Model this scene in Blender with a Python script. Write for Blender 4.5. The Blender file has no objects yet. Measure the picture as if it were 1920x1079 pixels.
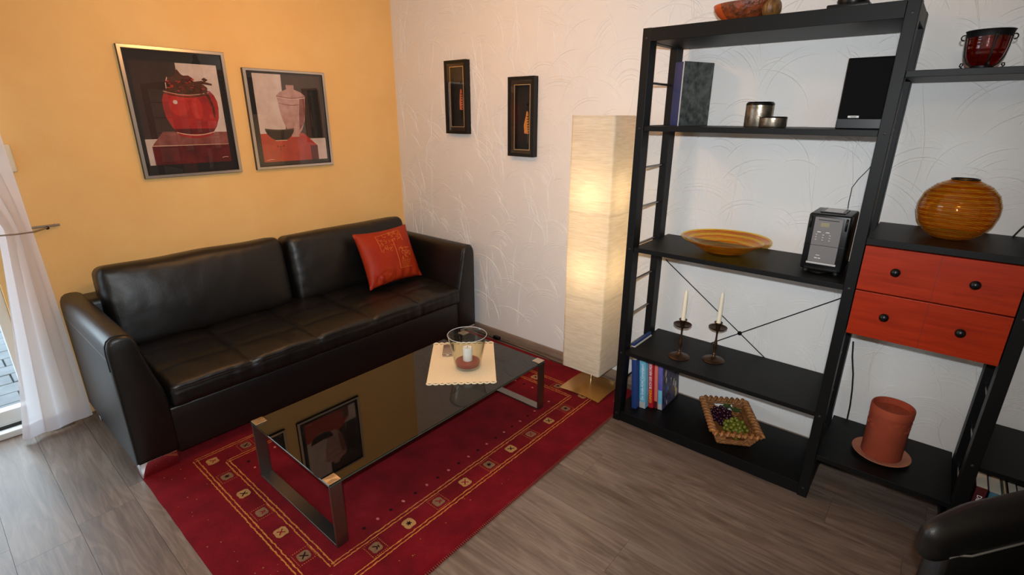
import bpy, bmesh, math, random
from mathutils import Vector, Matrix, noise
PI = math.pi
scene = bpy.context.scene
COL = scene.collection
# ------------------------------------------------------------------ camera, world, lights, exposure
F, YAW, PITCH, ROLL = 950.6, .6993, .3275, -.0039
CAM = Vector((3.3769, -2.6167, 1.6))
fw = Vector((-math.sin(YAW)*math.cos(PITCH), math.cos(YAW)*math.cos(PITCH), -math.sin(PITCH)))
rt = Vector((math.cos(YAW), math.sin(YAW), 0)); dn = fw.cross(rt)
r2 = rt*math.cos(ROLL)+dn*math.sin(ROLL); d2 = -rt*math.sin(ROLL)+dn*math.cos(ROLL)
cd = bpy.data.cameras.new('camera'); cam = bpy.data.objects.new('camera', cd); COL.objects.link(cam)
cd.sensor_width = 36; cd.sensor_fit = 'HORIZONTAL'; cd.lens = 36*F/1920; cd.clip_start = .02
M = Matrix((r2, -d2, -fw)).transposed().to_4x4(); M.translation = CAM
cam.matrix_world = M; scene.camera = cam
vs = scene.view_settings
vs.view_transform = 'Standard'; vs.look = 'None'; vs.gamma = 1; vs.use_curve_mapping = False
vs.exposure = 0.0
w = bpy.data.worlds.new('sky'); scene.world = w; w.use_nodes = True
w.node_tree.nodes['Background'].inputs[0].default_value = (.73, .89, 1, 1)
w.node_tree.nodes['Background'].inputs[1].default_value = 5.4
scene.cycles.max_bounces = 8; scene.cycles.caustics_reflective = False; scene.cycles.caustics_refractive = False
def light(name, kind, loc, energy, color, size=.05, target=None, **kw):
    l = bpy.data.lights.new(name, kind); o = bpy.data.objects.new(name, l); COL.objects.link(o)
    l.energy = energy; l.color = color; o.location = loc
    if kind in ('POINT', 'SPOT'): l.shadow_soft_size = size
    if target is not None:
        o.rotation_euler = (Vector(target)-Vector(loc)).to_track_quat('-Z', 'Y').to_euler()
    for k, v in kw.items(): setattr(l, k, v)
    return o
WARM = (1, .66, .36)
light('camera_flash', 'SPOT', (3.385, -2.65, 1.72), 200, (.85, .93, 1.0), .02, CAM+fw*3+Vector((-.1, 0, .45)), spot_size=math.radians(128), spot_blend=1.0)
light('ceiling_lamp_sofa', 'POINT', (1.25, -1.2, 2.22), 20.5, (1, .46, .13), .07)
light('ceiling_lamp_room', 'POINT', (3.6, -3.6, 2.32), 18, (1, .75, .35), .07)
portal = light('door_portal', 'AREA', (-.05, -3.45, 1.08), 1, (1, 1, 1), target=(1, -3.45, 1.08))
portal.data.shape = 'RECTANGLE'; portal.data.size = 2.1; portal.data.size_y = 1.9; portal.data.cycles.is_portal = True

# ------------------------------------------------------------------ material helpers
def lin(c):
    return tuple(((x/255)/12.92 if x/255 <= .04045 else ((x/255+.055)/1.055)**2.4) for x in c)+(1,)
class NT:
    def __init__(s, name):
        s.m = bpy.data.materials.new(name); s.m.use_nodes = True; s.t = s.m.node_tree; s.n = s.t.nodes
        s.b = s.n['Principled BSDF']; s.out = s.n['Material Output']
    def add(s, ty, **kw):
        n = s.n.new(ty)
        for k, v in kw.items():
            if k in n.inputs: n.inputs[k].default_value = v
            else: setattr(n, k, v)
        return n
    def link(s, a, b): s.t.links.new(a, b)
    def coord(s, scale=(1, 1, 1), kind='Object', rand=False):
        tc = s.add('ShaderNodeTexCoord'); mp = s.add('ShaderNodeMapping'); mp.inputs['Scale'].default_value = scale
        s.link(tc.outputs[kind], mp.inputs['Vector'])
        if rand:
            oi = s.add('ShaderNodeObjectInfo'); mu = s.add('ShaderNodeMath', operation='MULTIPLY'); mu.inputs[1].default_value = 37
            s.link(oi.outputs['Random'], mu.inputs[0]); s.link(mu.outputs[0], mp.inputs['Location'])
        return mp.outputs[0]
    def ramp(s, fac, stops):
        r = s.add('ShaderNodeValToRGB'); e = r.color_ramp.elements
        while len(e) < len(stops): e.new(.5)
        for i, (p, c) in enumerate(stops): e[i].position = p; e[i].color = c
        s.link(fac, r.inputs[0]); return r.outputs[0]
    def noise(s, vec, scale, detail=4, rough=.55, dist=0):
        n = s.add('ShaderNodeTexNoise'); n.inputs['Scale'].default_value = scale; n.inputs['Detail'].default_value = detail
        n.inputs['Roughness'].default_value = rough; n.inputs['Distortion'].default_value = dist
        s.link(vec, n.inputs['Vector']); return n.outputs['Fac']
    def bump(s, h, strength=.3, dist=.002):
        b = s.add('ShaderNodeBump'); b.inputs['Strength'].default_value = strength; b.inputs['Distance'].default_value = dist
        s.link(h, b.inputs['Height']); s.link(b.outputs[0], s.b.inputs['Normal']); return b
MATS = {}
def mat(name, col, rough=.5, metal=0, spec=.5, var=None, vscale=8, bump=None, bscale=60, bdist=.002, coat=0, scale=(1, 1, 1), ior=None):
    t = NT(name); b = t.b
    b.inputs['Base Color'].default_value = lin(col); b.inputs['Roughness'].default_value = rough
    b.inputs['Metallic'].default_value = metal; b.inputs['Specular IOR Level'].default_value = spec
    b.inputs['Coat Weight'].default_value = coat
    if ior: b.inputs['IOR'].default_value = ior
    if var:
        v = t.coord(scale); n = t.noise(v, vscale, 5)
        t.link(t.ramp(n, [(.3, lin(col)), (.7, lin(var))]), b.inputs['Base Color'])
    if bump:
        v = t.coord(scale); n = t.noise(v, bscale, 4); t.bump(n, bump, bdist)
    MATS[name] = t.m; return t.m
def thin_glass(name, tint=(255, 255, 255), refl=1.0, rough=0):
    t = NT(name); tr = t.add('ShaderNodeBsdfTransparent'); tr.inputs[0].default_value = lin(tint)
    gl = t.add('ShaderNodeBsdfGlossy'); gl.inputs['Roughness'].default_value = rough
    lw = t.add('ShaderNodeLayerWeight'); pw = t.add('ShaderNodeMath', operation='POWER'); pw.inputs[1].default_value = 5
    mx = t.add('ShaderNodeMixShader'); mu = t.add('ShaderNodeMath', operation='MULTIPLY_ADD'); mu.inputs[1].default_value = .9*refl; mu.inputs[2].default_value = .04*refl
    lw.inputs[0].default_value = .5
    t.link(lw.outputs['Facing'], pw.inputs[0]); t.link(pw.outputs[0], mu.inputs[0]); t.link(mu.outputs[0], mx.inputs[0]); t.link(tr.outputs[0], mx.inputs[1]); t.link(gl.outputs[0], mx.inputs[2])
    t.link(mx.outputs[0], t.out.inputs[0]); t.m.use_backface_culling = False; MATS[name] = t.m; return t.m
# ------------------------------------------------------------------ geometry helpers
def T(p): return Vector(p)
class MB:
    def __init__(s): s.bm = bmesh.new(); s.mi = 0
    def face(s, vs):
        try: f = s.bm.faces.new(vs); f.material_index = s.mi; return f
        except ValueError: return None
    def v(s, p): return s.bm.verts.new(p)
    def box(s, x0, x1, y0, y1, z0, z1, bev=0, seg=2, mtx=None):
        b = bmesh.new(); bmesh.ops.create_cube(b, size=1)
        for q in b.verts:
            q.co = Vector(((x0+x1)/2+q.co.x*(x1-x0), (y0+y1)/2+q.co.y*(y1-y0), (z0+z1)/2+q.co.z*(z1-z0)))
        if bev: bmesh.ops.bevel(b, geom=b.edges[:], offset=bev, segments=seg, profile=.5, affect='EDGES')
        return s.merge(b, mtx)
    def merge(s, b, mtx=None):
        if mtx: bmesh.ops.transform(b, matrix=mtx, verts=b.verts)
        mp = {}
        for q in b.verts: mp[q] = s.bm.verts.new(q.co)
        for f in b.faces: s.face([mp[q] for q in f.verts])
        b.free(); return s
    def lathe(s, prof, c=(0, 0, 0), n=32, cap0=True, cap1=True, mtx=None):
        b = bmesh.new(); rings = []
        for (r, z) in prof:
            rings.append([b.verts.new((c[0]+r*math.cos(2*PI*i/n), c[1]+r*math.sin(2*PI*i/n), c[2]+z)) for i in range(n)])
        for a, d in zip(rings, rings[1:]):
            for i in range(n): b.faces.new((a[i], a[(i+1) % n], d[(i+1) % n], d[i]))
        if cap0: b.faces.new(rings[0][::-1])
        if cap1: b.faces.new(rings[-1])
        return s.merge(b, mtx)
    def tube(s, pts, r, n=8, closed=False, cap=True):
        pts = [Vector(p) for p in pts]; rings = []; N = len(pts); up = None
        for i, p in enumerate(pts):
            a = pts[i-1] if (i > 0 or closed) else p; d = pts[(i+1) % N] if (i < N-1 or closed) else p
            t = (d-a).normalized()
            if up is None: up = Vector((0, 0, 1)) if abs(t.z) < .9 else Vector((1, 0, 0))
            u = (up-t*up.dot(t)).normalized(); up = u; w_ = t.cross(u)
            rr = r[i] if isinstance(r, (list, tuple)) else r
            rings.append([s.v(p+u*rr*math.cos(2*PI*k/n)+w_*rr*math.sin(2*PI*k/n)) for k in range(n)])
        R = list(zip(rings, rings[1:])) + ([(rings[-1], rings[0])] if closed else [])
        for a, d in R:
            for k in range(n): s.face((a[k], a[(k+1) % n], d[(k+1) % n], d[k]))
        if cap and not closed: s.face(rings[0][::-1]); s.face(rings[-1])
        return s
    def cyl(s, p0, p1, r, n=16): return s.tube([p0, p1], r, n)
    def prism(s, poly, f0, f1):
        """polygon extruded between the two maps f0 and f1"""
        a = [s.v(f0(*p)) for p in poly]; b = [s.v(f1(*p)) for p in poly]; n = len(poly)
        s.face(a[::-1]); s.face(b)
        for i in range(n): s.face((a[i], a[(i+1) % n], b[(i+1) % n], b[i]))
        return s
    def flat(s, poly, f): s.face([s.v(f(*p)) for p in poly]); return s
    def grid(s, fn, nu, nv, cu=False, cv=False):
        V = [[s.v(fn(i/nu, j/nv)) for j in range(nv+(0 if cv else 1))] for i in range(nu+(0 if cu else 1))]
        a, b = len(V), len(V[0])
        for i in range(nu):
            for j in range(nv): s.face((V[i][j], V[(i+1) % a][j], V[(i+1) % a][(j+1) % b], V[i][(j+1) % b]))
        return s
    def rbox(s, c, h, r, d=8, e=3, fn=None, mtx=None):
        """rounded box with a dense surface: centre c, half sizes h, edge radius r, optional displacement fn(local)"""
        ax = []
        for k in range(3):
            hk = h[k]; nn = d if isinstance(d, int) else d[k]
            xs = [-hk+r*(1-math.cos(PI/2*i/e)) for i in range(e)]
            xs = xs+[-hk+r+(2*(hk-r))*i/nn for i in range(nn+1)]+[-q for q in xs[::-1]]
            ax.append(xs)
        b = bmesh.new(); key = {}
        def get(p):
            kk = (round(p[0], 6), round(p[1], 6), round(p[2], 6))
            if kk not in key:
                q = Vector(p); inn = Vector([max(-h[i]+r, min(h[i]-r, q[i])) for i in range(3)]); dd = q-inn
                if dd.length > 1e-9: q = inn+dd.normalized()*r
                if fn: q = fn(q, h)
                key[kk] = b.verts.new(q+Vector(c) if not mtx else q)
            return key[kk]
        for k in range(3):
            i, j = (k+1) % 3, (k+2) % 3
            for sg in (-1, 1):
                for a in range(len(ax[i])-1):
                    for q in range(len(ax[j])-1):
                        ps = []
                        for (da, dq) in ((0, 0), (1, 0), (1, 1), (0, 1)):
                            p = [0, 0, 0]; p[k] = sg*h[k]; p[i] = ax[i][a+da]; p[j] = ax[j][q+dq]; ps.append(get(p))
                        try: b.faces.new(ps if sg > 0 else ps[::-1])
                        except ValueError: pass
        if mtx: bmesh.ops.transform(b, matrix=Matrix.Translation(c) @ mtx, verts=b.verts)
        return s.merge(b)
    def build(s, name, m, parent=None, smooth=None, rec=True):
        if rec: bmesh.ops.recalc_face_normals(s.bm, faces=s.bm.faces[:])
        me = bpy.data.meshes.new(name)
        o = bpy.data.objects.new(name, me); COL.objects.link(o)
        if parent is None:
            xs = [v.co for v in s.bm.verts]
            c = Vector(((min(p.x for p in xs)+max(p.x for p in xs))/2, (min(p.y for p in xs)+max(p.y for p in xs))/2, min(p.z for p in xs)))
            bmesh.ops.translate(s.bm, vec=-c, verts=s.bm.verts); o.location = c
        s.bm.to_mesh(me); s.bm.free()
        for q in (m if isinstance(m, (list, tuple)) else [m]): me.materials.append(MATS[q] if isinstance(q, str) else q)
        if parent is not None:
            o.parent = parent; o.matrix_parent_inverse = (parent.matrix_parent_inverse @ Matrix.Identity(4)) if False else PINV(parent)
        if smooth:
            me.polygons.foreach_set('use_smooth', [True]*len(me.polygons))
            me.set_sharp_from_angle(angle=math.radians(smooth))
        return o
def world_of(o):
    m = Matrix.LocRotScale(o.location, o.rotation_euler, o.scale)
    if o.parent: m = world_of(o.parent) @ o.matrix_parent_inverse @ m
    return m
def PINV(p): return world_of(p).inverted()
def tag(o, label=None, cat=None, group=None, kind=None):
    if label: o['label'] = label
    if cat: o['category'] = cat
    if group: o['group'] = group
    if kind: o['kind'] = kind
    return o
def thing(name, label, cat, loc, group=None, rz=0):
    o = bpy.data.objects.new(name, None); COL.objects.link(o); o.empty_display_size = .05
    o.location = loc; o.rotation_euler = (0, 0, rz); return tag(o, label, cat, group)
def copy_tree(o, parent=None):
    c = o.copy(); COL.objects.link(c); c.parent = parent
    for ch in [q for q in bpy.data.objects if q.parent == o]: copy_tree(ch, c)
    return c
def bx(name, dims, m, parent, bev=.002, seg=2, smooth=None):
    return MB().box(*dims, bev=bev, seg=seg).build(name, m, parent, smooth)
def text_part(name, body, size, mtx, m, parent, depth=.0003, sx=1):
    cu = bpy.data.curves.new('lettering', 'FONT'); cu.body = body; cu.size = size; cu.extrude = depth
    cu.align_x = 'CENTER'; cu.align_y = 'CENTER'; cu.resolution_u = 2
    tmp = bpy.data.objects.new('lettering', cu); COL.objects.link(tmp); dg = bpy.context.evaluated_depsgraph_get()
    me = bpy.data.meshes.new_from_object(tmp.evaluated_get(dg)); bpy.data.objects.remove(tmp)
    me.transform(mtx @ Matrix.Diagonal((sx, 1, 1, 1))); me.materials.clear(); me.materials.append(MATS[m])
    o = bpy.data.objects.new(name, me); COL.objects.link(o); o.parent = parent; o.matrix_parent_inverse = PINV(parent); return o
RZ = lambda a: Matrix.Rotation(a, 4, 'Z')
RX = lambda a: Matrix.Rotation(a, 4, 'X')
RY = lambda a: Matrix.Rotation(a, 4, 'Y')
TR = lambda *p: Matrix.Translation(p)

# ------------------------------------------------------------------ materials
# plank wood: grain runs along x, each plank shifts its own grain
t = NT('plank_wood')
v = t.coord((1.1, 9, 9), rand=True); n1 = t.noise(v, 2.2, 6, .62, 1.2)
v2 = t.coord((3, 80, 80), rand=True); n2 = t.noise(v2, 3, 3, .6)
c1 = t.ramp(n1, [(.28, lin((96, 80, 70))), (.5, lin((122, 104, 92))), (.72, lin((137, 121, 109)))])
v3 = t.coord((.45, 4.2, 4.2), rand=True); n3 = t.noise(v3, 1.5, 2.5, .5, .5)
sn = t.add('ShaderNodeMath', operation='MULTIPLY'); sn.inputs[1].default_value = 120; s2_ = t.add('ShaderNodeMath', operation='SINE'); t.link(n3, sn.inputs[0]); t.link(sn.outputs[0], s2_.inputs[0])
rings_ = t.ramp(s2_.outputs[0], [(.0, (.80, .78, .76, 1)), (.55, (1, 1, 1, 1))])
mr_ = t.add('ShaderNodeMix', data_type='RGBA', blend_type='MULTIPLY'); mr_.inputs[0].default_value = .8; t.link(c1, mr_.inputs[6]); t.link(rings_, mr_.inputs[7]); c1 = mr_.outputs[2]
mx = t.add('ShaderNodeMix', data_type='RGBA', blend_type='MULTIPLY'); mx.inputs[0].default_value = .4
t.link(c1, mx.inputs[6]); t.link(t.ramp(n2, [(.35, (.72, .70, .68, 1)), (.6, (1, 1, 1, 1))]), mx.inputs[7])
oi = t.add('ShaderNodeObjectInfo'); hsv = t.add('ShaderNodeHueSaturation'); mr = t.add('ShaderNodeMapRange')
mr.inputs[3].default_value = .86; mr.inputs[4].default_value = 1.1
t.link(oi.outputs['Random'], mr.inputs[0]); t.link(mr.outputs[0], hsv.inputs['Value']); t.link(mx.outputs[2], hsv.inputs['Color'])
t.link(hsv.outputs[0], t.b.inputs['Base Color']); t.b.inputs['Roughness'].default_value = .36; t.bump(n2, .12, .001)
MATS['plank_wood'] = t.m
mat('wood_trim', (128, 106, 90), .45, var=(150, 128, 110), vscale=6, scale=(1, 9, 9))
# white plaster, yellow wallpaper
mat('plaster', (226, 222, 218), .75, bump=.22, bscale=38, bdist=.004)
t = NT('yellow_paper'); v = t.coord((1, 1, 1)); n = t.noise(v, 2.2, 6, .6)
t.link(t.ramp(n, [(.3, lin((234, 186, 116))), (.7, lin((240, 198, 130)))]), t.b.inputs['Base Color']); t.b.inputs['Roughness'].default_value = .7
t.b.inputs['Specular IOR Level'].default_value = .3; n = t.noise(v, 55, 5, .6); t.bump(n, .25, .004); MATS['yellow_paper'] = t.m
mat('ceiling_paint', (235, 232, 226), .8)
mat('white_pvc', (235, 236, 236), .3)
mat('black_rubber', (14, 14, 15), .5)
mat('paver_stone', (82, 88, 94), .8, var=(100, 106, 112), vscale=9, bump=.4, bscale=80)
mat('paver_joint', (38, 41, 44), .9)
def leather(name, col, rough=.38):
    t = NT(name); b = t.b; b.inputs['Base Color'].default_value = lin(col); b.inputs['Roughness'].default_value = rough; b.inputs['Specular IOR Level'].default_value = .55
    v = t.coord(); vo = t.add('ShaderNodeTexVoronoi'); vo.inputs['Scale'].default_value = 420; t.link(v, vo.inputs['Vector'])
    n = t.noise(v, 14, 5, .6); ad = t.add('ShaderNodeMath', operation='MULTIPLY_ADD'); ad.inputs[1].default_value = 6
    t.link(n, ad.inputs[0]); t.link(vo.outputs['Distance'], ad.inputs[2]); t.bump(ad.outputs[0], .22, .0012); MATS[name] = t.m
leather('black_leather', (11, 9.5, 8.5), .40)
leather('chair_leather', (20, 18, 17), .42)
mat('seam_thread', (120, 116, 108), .6)
mat('chrome', (225, 225, 228), .06, 1)
mat('steel', (140, 134, 128), .36, 1)
mat('brushed_steel', (205, 192, 172), .3, 1, bump=.15, bscale=300, scale=(1, 30, 1))
_b = MATS['brushed_steel'].node_tree; _t = _b.nodes.new('ShaderNodeTangent'); _t.direction_type = 'RADIAL'; _t.axis = 'Z'; _b.links.new(_t.outputs[0], _b.nodes['Principled BSDF'].inputs['Tangent']); _b.nodes['Principled BSDF'].inputs['Anisotropic'].default_value = .85
mat('black_glass', (2, 2, 2), .012, 0, .62, ior=1.5)
mat('glass_edge', (60, 74, 62), .15, 0, .8)
mat('black_lacquer', (8, 7.5, 7.5), .5, 0, .22, bump=.05, bscale=160)
mat('dark_metal', (20, 20, 21), .35, .6)
mat('rod_steel', (150, 145, 140), .25, 1)
mat('bolt', (44, 42, 40), .5, .5)
t = NT('cherry_wood'); v = t.coord((2, 12, 26)); n = t.noise(v, 2.4, 5, .6, .6)
t.link(t.ramp(n, [(.3, lin((136, 30, 4))), (.7, lin((164, 44, 8)))]), t.b.inputs['Base Color']); t.b.inputs['Specular IOR Level'].default_value = .3; t.b.inputs['Roughness'].default_value = .36; MATS['cherry_wood'] = t.m
# rug
t = NT('rug_pile'); v = t.coord(); n1 = t.noise(v, 7, 5, .65); n2 = t.noise(v, 240, 3, .7)
c = t.ramp(n1, [(.3, lin((98, 3, 13))), (.55, lin((122, 6, 19))), (.75, lin((136, 20, 32)))])
mx = t.add('ShaderNodeMix', data_type='RGBA', blend_type='MULTIPLY'); mx.inputs[0].default_value = .6
t.link(c, mx.inputs[6]); t.link(t.ramp(n2, [(.3, (.55, .55, .55, 1)), (.65, (1.0, 1.0, 1.0, 1))]), mx.inputs[7]); t.link(mx.outputs[2], t.b.inputs['Base Color'])
t.b.inputs['Roughness'].default_value = .95; t.b.inputs['Specular IOR Level'].default_value = .1; t.b.inputs['Sheen Weight'].default_value = .12
t.b.inputs['Sheen Tint'].default_value = lin((230, 120, 120)); t.bump(n2, .9, .006); MATS['rug_pile'] = t.m
def wool(name, col, var): mat(name, col, .95, 0, .1, var=var, vscale=90, bump=.8, bscale=260, bdist=.004)
wool('wool_gold', (196, 128, 62), (168, 92, 48)); wool('wool_cream', (178, 136, 84), (160, 112, 68)); wool('wool_taupe', (134, 102, 74), (116, 80, 58))
wool('wool_black', (24, 10, 12), (34, 14, 16)); wool('wool_pink', (206, 120, 112), (184, 92, 90)); wool('wool_red', (136, 18, 30), (118, 10, 24))
# curtain
t = NT('sheer_cloth'); d = t.add('ShaderNodeBsdfDiffuse'); d.inputs[0].default_value = lin((238, 234, 238)); tl = t.add('ShaderNodeBsdfTranslucent'); tl.inputs[0].default_value = lin((238, 236, 242))
tp = t.add('ShaderNodeBsdfTransparent'); m1 = t.add('ShaderNodeMixShader'); m1.inputs[0].default_value = .45; m2 = t.add('ShaderNodeMixShader'); m2.inputs[0].default_value = .12
t.link(d.outputs[0], m1.inputs[1]); t.link(tl.outputs[0], m1.inputs[2]); t.link(m1.outputs[0], m2.inputs[1]); t.link(tp.outputs[0], m2.inputs[2]); t.link(m2.outputs[0], t.out.inputs[0]); MATS['sheer_cloth'] = t.m
# lamp paper
t = NT('lamp_paper'); d = t.add('ShaderNodeBsdfDiffuse'); tl = t.add('ShaderNodeBsdfTranslucent'); m1 = t.add('ShaderNodeMixShader'); m1.inputs[0].default_value = .42
v = t.coord((3, 3, 42)); n = t.noise(v, 3.2, 5, .6, .8); cc = t.ramp(n, [(.3, lin((230, 214, 188))), (.65, lin((247, 237, 218)))])
t.link(cc, d.inputs[0]); t.link(cc, tl.inputs[0]); t.link(d.outputs[0], m1.inputs[1]); t.link(tl.outputs[0], m1.inputs[2]); t.link(m1.outputs[0], t.out.inputs[0])
bp = t.add('ShaderNodeBump'); bp.inputs['Strength'].default_value = .7; bp.inputs['Distance'].default_value = .006; t.link(n, bp.inputs['Height']); t.link(bp.outputs[0], d.inputs['Normal']); MATS['lamp_paper'] = t.m
mat('champagne_metal', (206, 168, 110), .26, .95)
t = NT('bulb_glow'); em = t.add('ShaderNodeEmission'); em.inputs[0].default_value = (1, .72, .38, 1); em.inputs[1].default_value = 4; t.link(em.outputs[0], t.out.inputs[0]); MATS['bulb_glow'] = t.m
# small things
thin_glass('pane_glass')
thin_glass('clear_glass', (250, 252, 250), 1.4)
def tinted(name, stops, refl=1.1, glow=.10):
    # light passes straight through the wall and takes its colour; the surface mirrors at grazing angles
    t = NT(name); tr = t.add('ShaderNodeBsdfTransparent'); df = t.add('ShaderNodeBsdfDiffuse'); gl = t.add('ShaderNodeBsdfGlossy'); gl.inputs['Roughness'].default_value = .03
    v = t.coord(); wv = t.add('ShaderNodeTexWave', bands_direction='Z'); wv.inputs['Scale'].default_value = 18; wv.inputs['Distortion'].default_value = 2.6; wv.inputs['Detail'].default_value = 3; wv.inputs['Detail Scale'].default_value = .5
    t.link(v, wv.inputs['Vector']); c = t.ramp(wv.outputs['Fac'], stops); t.link(c, tr.inputs[0]); t.link(c, df.inputs[0])
    m0 = t.add('ShaderNodeMixShader'); m0.inputs[0].default_value = glow; t.link(tr.outputs[0], m0.inputs[1]); t.link(df.outputs[0], m0.inputs[2])
    lw = t.add('ShaderNodeLayerWeight'); lw.inputs[0].default_value = .5; pw = t.add('ShaderNodeMath', operation='POWER'); pw.inputs[1].default_value = 5; mu = t.add('ShaderNodeMath', operation='MULTIPLY_ADD'); mu.inputs[1].default_value = .8*refl; mu.inputs[2].default_value = .04*refl
    t.link(lw.outputs['Facing'], pw.inputs[0]); t.link(pw.outputs[0], mu.inputs[0])
    bp = t.add('ShaderNodeBump'); bp.inputs['Strength'].default_value = .3; bp.inputs['Distance'].default_value = .002; t.link(wv.outputs['Fac'], bp.inputs['Height']); t.link(bp.outputs[0], gl.inputs['Normal'])
    mx = t.add('ShaderNodeMixShader'); t.link(mu.outputs[0], mx.inputs[0]); t.link(m0.outputs[0], mx.inputs[1]); t.link(gl.outputs[0], mx.inputs[2]); t.link(mx.outputs[0], t.out.inputs[0]); MATS[name] = t.m
tinted('amber_glass', [(.1, lin((246, 194, 36))), (.6, lin((255, 236, 112)))], 1.0, .04)
tinted('ruby_glass', [(.1, lin((200, 44, 30))), (.6, lin((210, 70, 48)))], 1.6, .04)
mat('amber_rib', (150, 78, 8), .2)
mat('terracotta', (164, 70, 40), .85, var=(150, 60, 34), vscale=14, bump=.3, bscale=120)
mat('saucer_clay', (186, 120, 90), .85, var=(170, 104, 78), vscale=20)
mat('bronze', (86, 62, 42), .38, .75, var=(60, 40, 28), vscale=30)
mat('candle_wax', (240, 226, 200), .45); mat('white_wax', (246, 242, 240), .4)
mat('wicker', (168, 110, 54), .6, var=(112, 64, 28), vscale=60, bump=.3, bscale=200)
mat('wicker_dark', (104, 64, 28), .6, var=(140, 84, 36), vscale=60)
mat('grape_dark', (46, 14, 30), .25); mat('grape_green', (124, 118, 38), .3, var=(96, 100, 30), vscale=60); mat('leaf_green', (60, 84, 36), .5)
mat('orange_silk', (150, 34, 11), .5, 0, .25, var=(162, 50, 17), vscale=12, bump=.15, bscale=300); mat('gold_thread', (214, 128, 44), .45)
mat('doily_cloth', (240, 220, 182), .9, var=(232, 208, 168), vscale=120, bump=.3, bscale=500)
mat('red_sand', (116, 24, 24), .9, var=(150, 60, 50), vscale=300, bump=.8, bscale=500)
mat('silver_box', (168, 150, 136), .3, .6)
mat('frame_silver', (206, 198, 190), .28, .85); mat('frame_dark', (30, 20, 16), .4); mat('mat_board', (26, 21, 20), .8)
mat('art_dark', (44, 27, 22), .8, var=(60, 38, 28), vscale=6); mat('art_white', (214, 196, 184), .8, var=(196, 172, 160), vscale=14); mat('art_red', (176, 34, 26), .7, var=(138, 20, 20), vscale=16)
mat('art_darkred', (104, 22, 22), .8, var=(70, 16, 16), vscale=18); mat('art_rose', (150, 88, 78), .8, var=(112, 48, 44), vscale=18); mat('art_bronze', (96, 52, 26), .8, var=(62, 28, 16), vscale=60)
mat('art_orange', (186, 60, 40), .8, var=(150, 40, 30), vscale=12); mat('art_clay', (190, 150, 140), .8, var=(166, 118, 108), vscale=26); mat('art_line', (226, 190, 160), .7); mat('art_brown', (66, 46, 36), .8, var=(54, 36, 28), vscale=8); mat('art_black', (20, 14, 12), .8)
mat('art_bright', (190, 44, 32), .7, var=(176, 34, 26), vscale=30); mat('art_olive', (70, 54, 36), .8)
mat('shadow_box_gold', (44, 31, 16), .4, .2); mat('box_backing', (12, 9, 9), .7); mat('gilt', (226, 196, 140), .3, .7)
mat('bead_pink', (176, 70, 74), .5, var=(206, 120, 60), vscale=80); mat('bead_gold', (220, 150, 62), .45, var=(180, 96, 40), vscale=90)
mat('pewter', (176, 164, 146), .3, .9, var=(110, 98, 82), vscale=40, bump=.3, bscale=200)
mat('gunmetal', (38, 34, 32), .3, .7)
mat('album_blue', (34, 46, 92), .6); mat('album_cover', (22, 26, 27), .6, var=(92, 96, 90), vscale=34); mat('paper', (216, 204, 184), .9)
mat('plastic_black', (8, 8, 9), .35, 0, .35); mat('grille_cloth', (7, 7, 8), .8, 0, .12); mat('badge', (200, 198, 196), .4); mat('plastic_silver', (112, 108, 107), .5, .1); mat('plastic_light', (196, 192, 190), .3, .3); mat('lcd', (142, 136, 108), .3)
mat('book_navy', (30, 56, 112), .5); mat('book_cyan', (82, 160, 192), .5, var=(120, 184, 204), vscale=20); mat('book_red', (176, 22, 38), .45); mat('book_salmon', (206, 110, 96), .5); mat('book_violet', (60, 66, 150), .5, var=(104, 96, 170), vscale=20)
mat('book_photo', (26, 26, 40), .5, var=(96, 90, 120), vscale=30); mat('ink_white', (240, 236, 232), .6); mat('ink_yellow', (246, 176, 20), .6); mat('book_maroon', (70, 14, 16), .5); mat('book_teal', (62, 104, 120), .5); mat('book_ochre', (120, 90, 40), .5)
mat('carved_wood', (138, 62, 24), .45, var=(60, 30, 14), vscale=50, bump=.9, bscale=70, bdist=.006); mat('orange_wood', (180, 74, 26), .45)
mat('striped_wood', (150, 104, 52), .5, var=(60, 34, 14), vscale=30, scale=(6, 1, 1))
mat('wrought_iron', (18, 17, 17), .5, .5)
mat('holdback_steel', (142, 130, 116), .4, .3); mat('cable_black', (14, 14, 15), .5); mat('cable_red', (130, 20, 26), .5); mat('switch_cream', (222, 212, 184), .4)

# ------------------------------------------------------------------ the room
XW, YW, XR, YB, HC = -.045, .035, 5.6, -4.65, 2.5
DY0, DY1, DH = -2.43, -4.4, 2.12
def struct(o): o['kind'] = 'structure'; return o
rnd = random.Random(4)
floor = struct(MB().box(XW-.3, XR, YB, YW, -.08, -.012).build('floor', 'black_rubber'))
PWD = .2
k = 0; y0 = YW-.13-PWD*24
rowi = 0
y = -.095+PWD
rows = []
while y > YB: rows.append((max(y-PWD, YB), min(y, YW))); y -= PWD
for ri, (ya, yb) in enumerate(rows):
    x = XW-rnd.uniform(.1, 1.2)
    while x < XR:
        xa, xb = max(x, XW-.02), min(x+1.29, XR); x += 1.29
        if xb-xa < .03: continue
        MB().box(xa+.0004, xb-.0004, ya+.0005, yb-.0005, -.012, 0).build('plank', 'plank_wood', floor)
wb = struct(MB().box(XW-.25, XR, YW, YW+.2, 0, HC).build('wall_back', 'plaster'))
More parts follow.
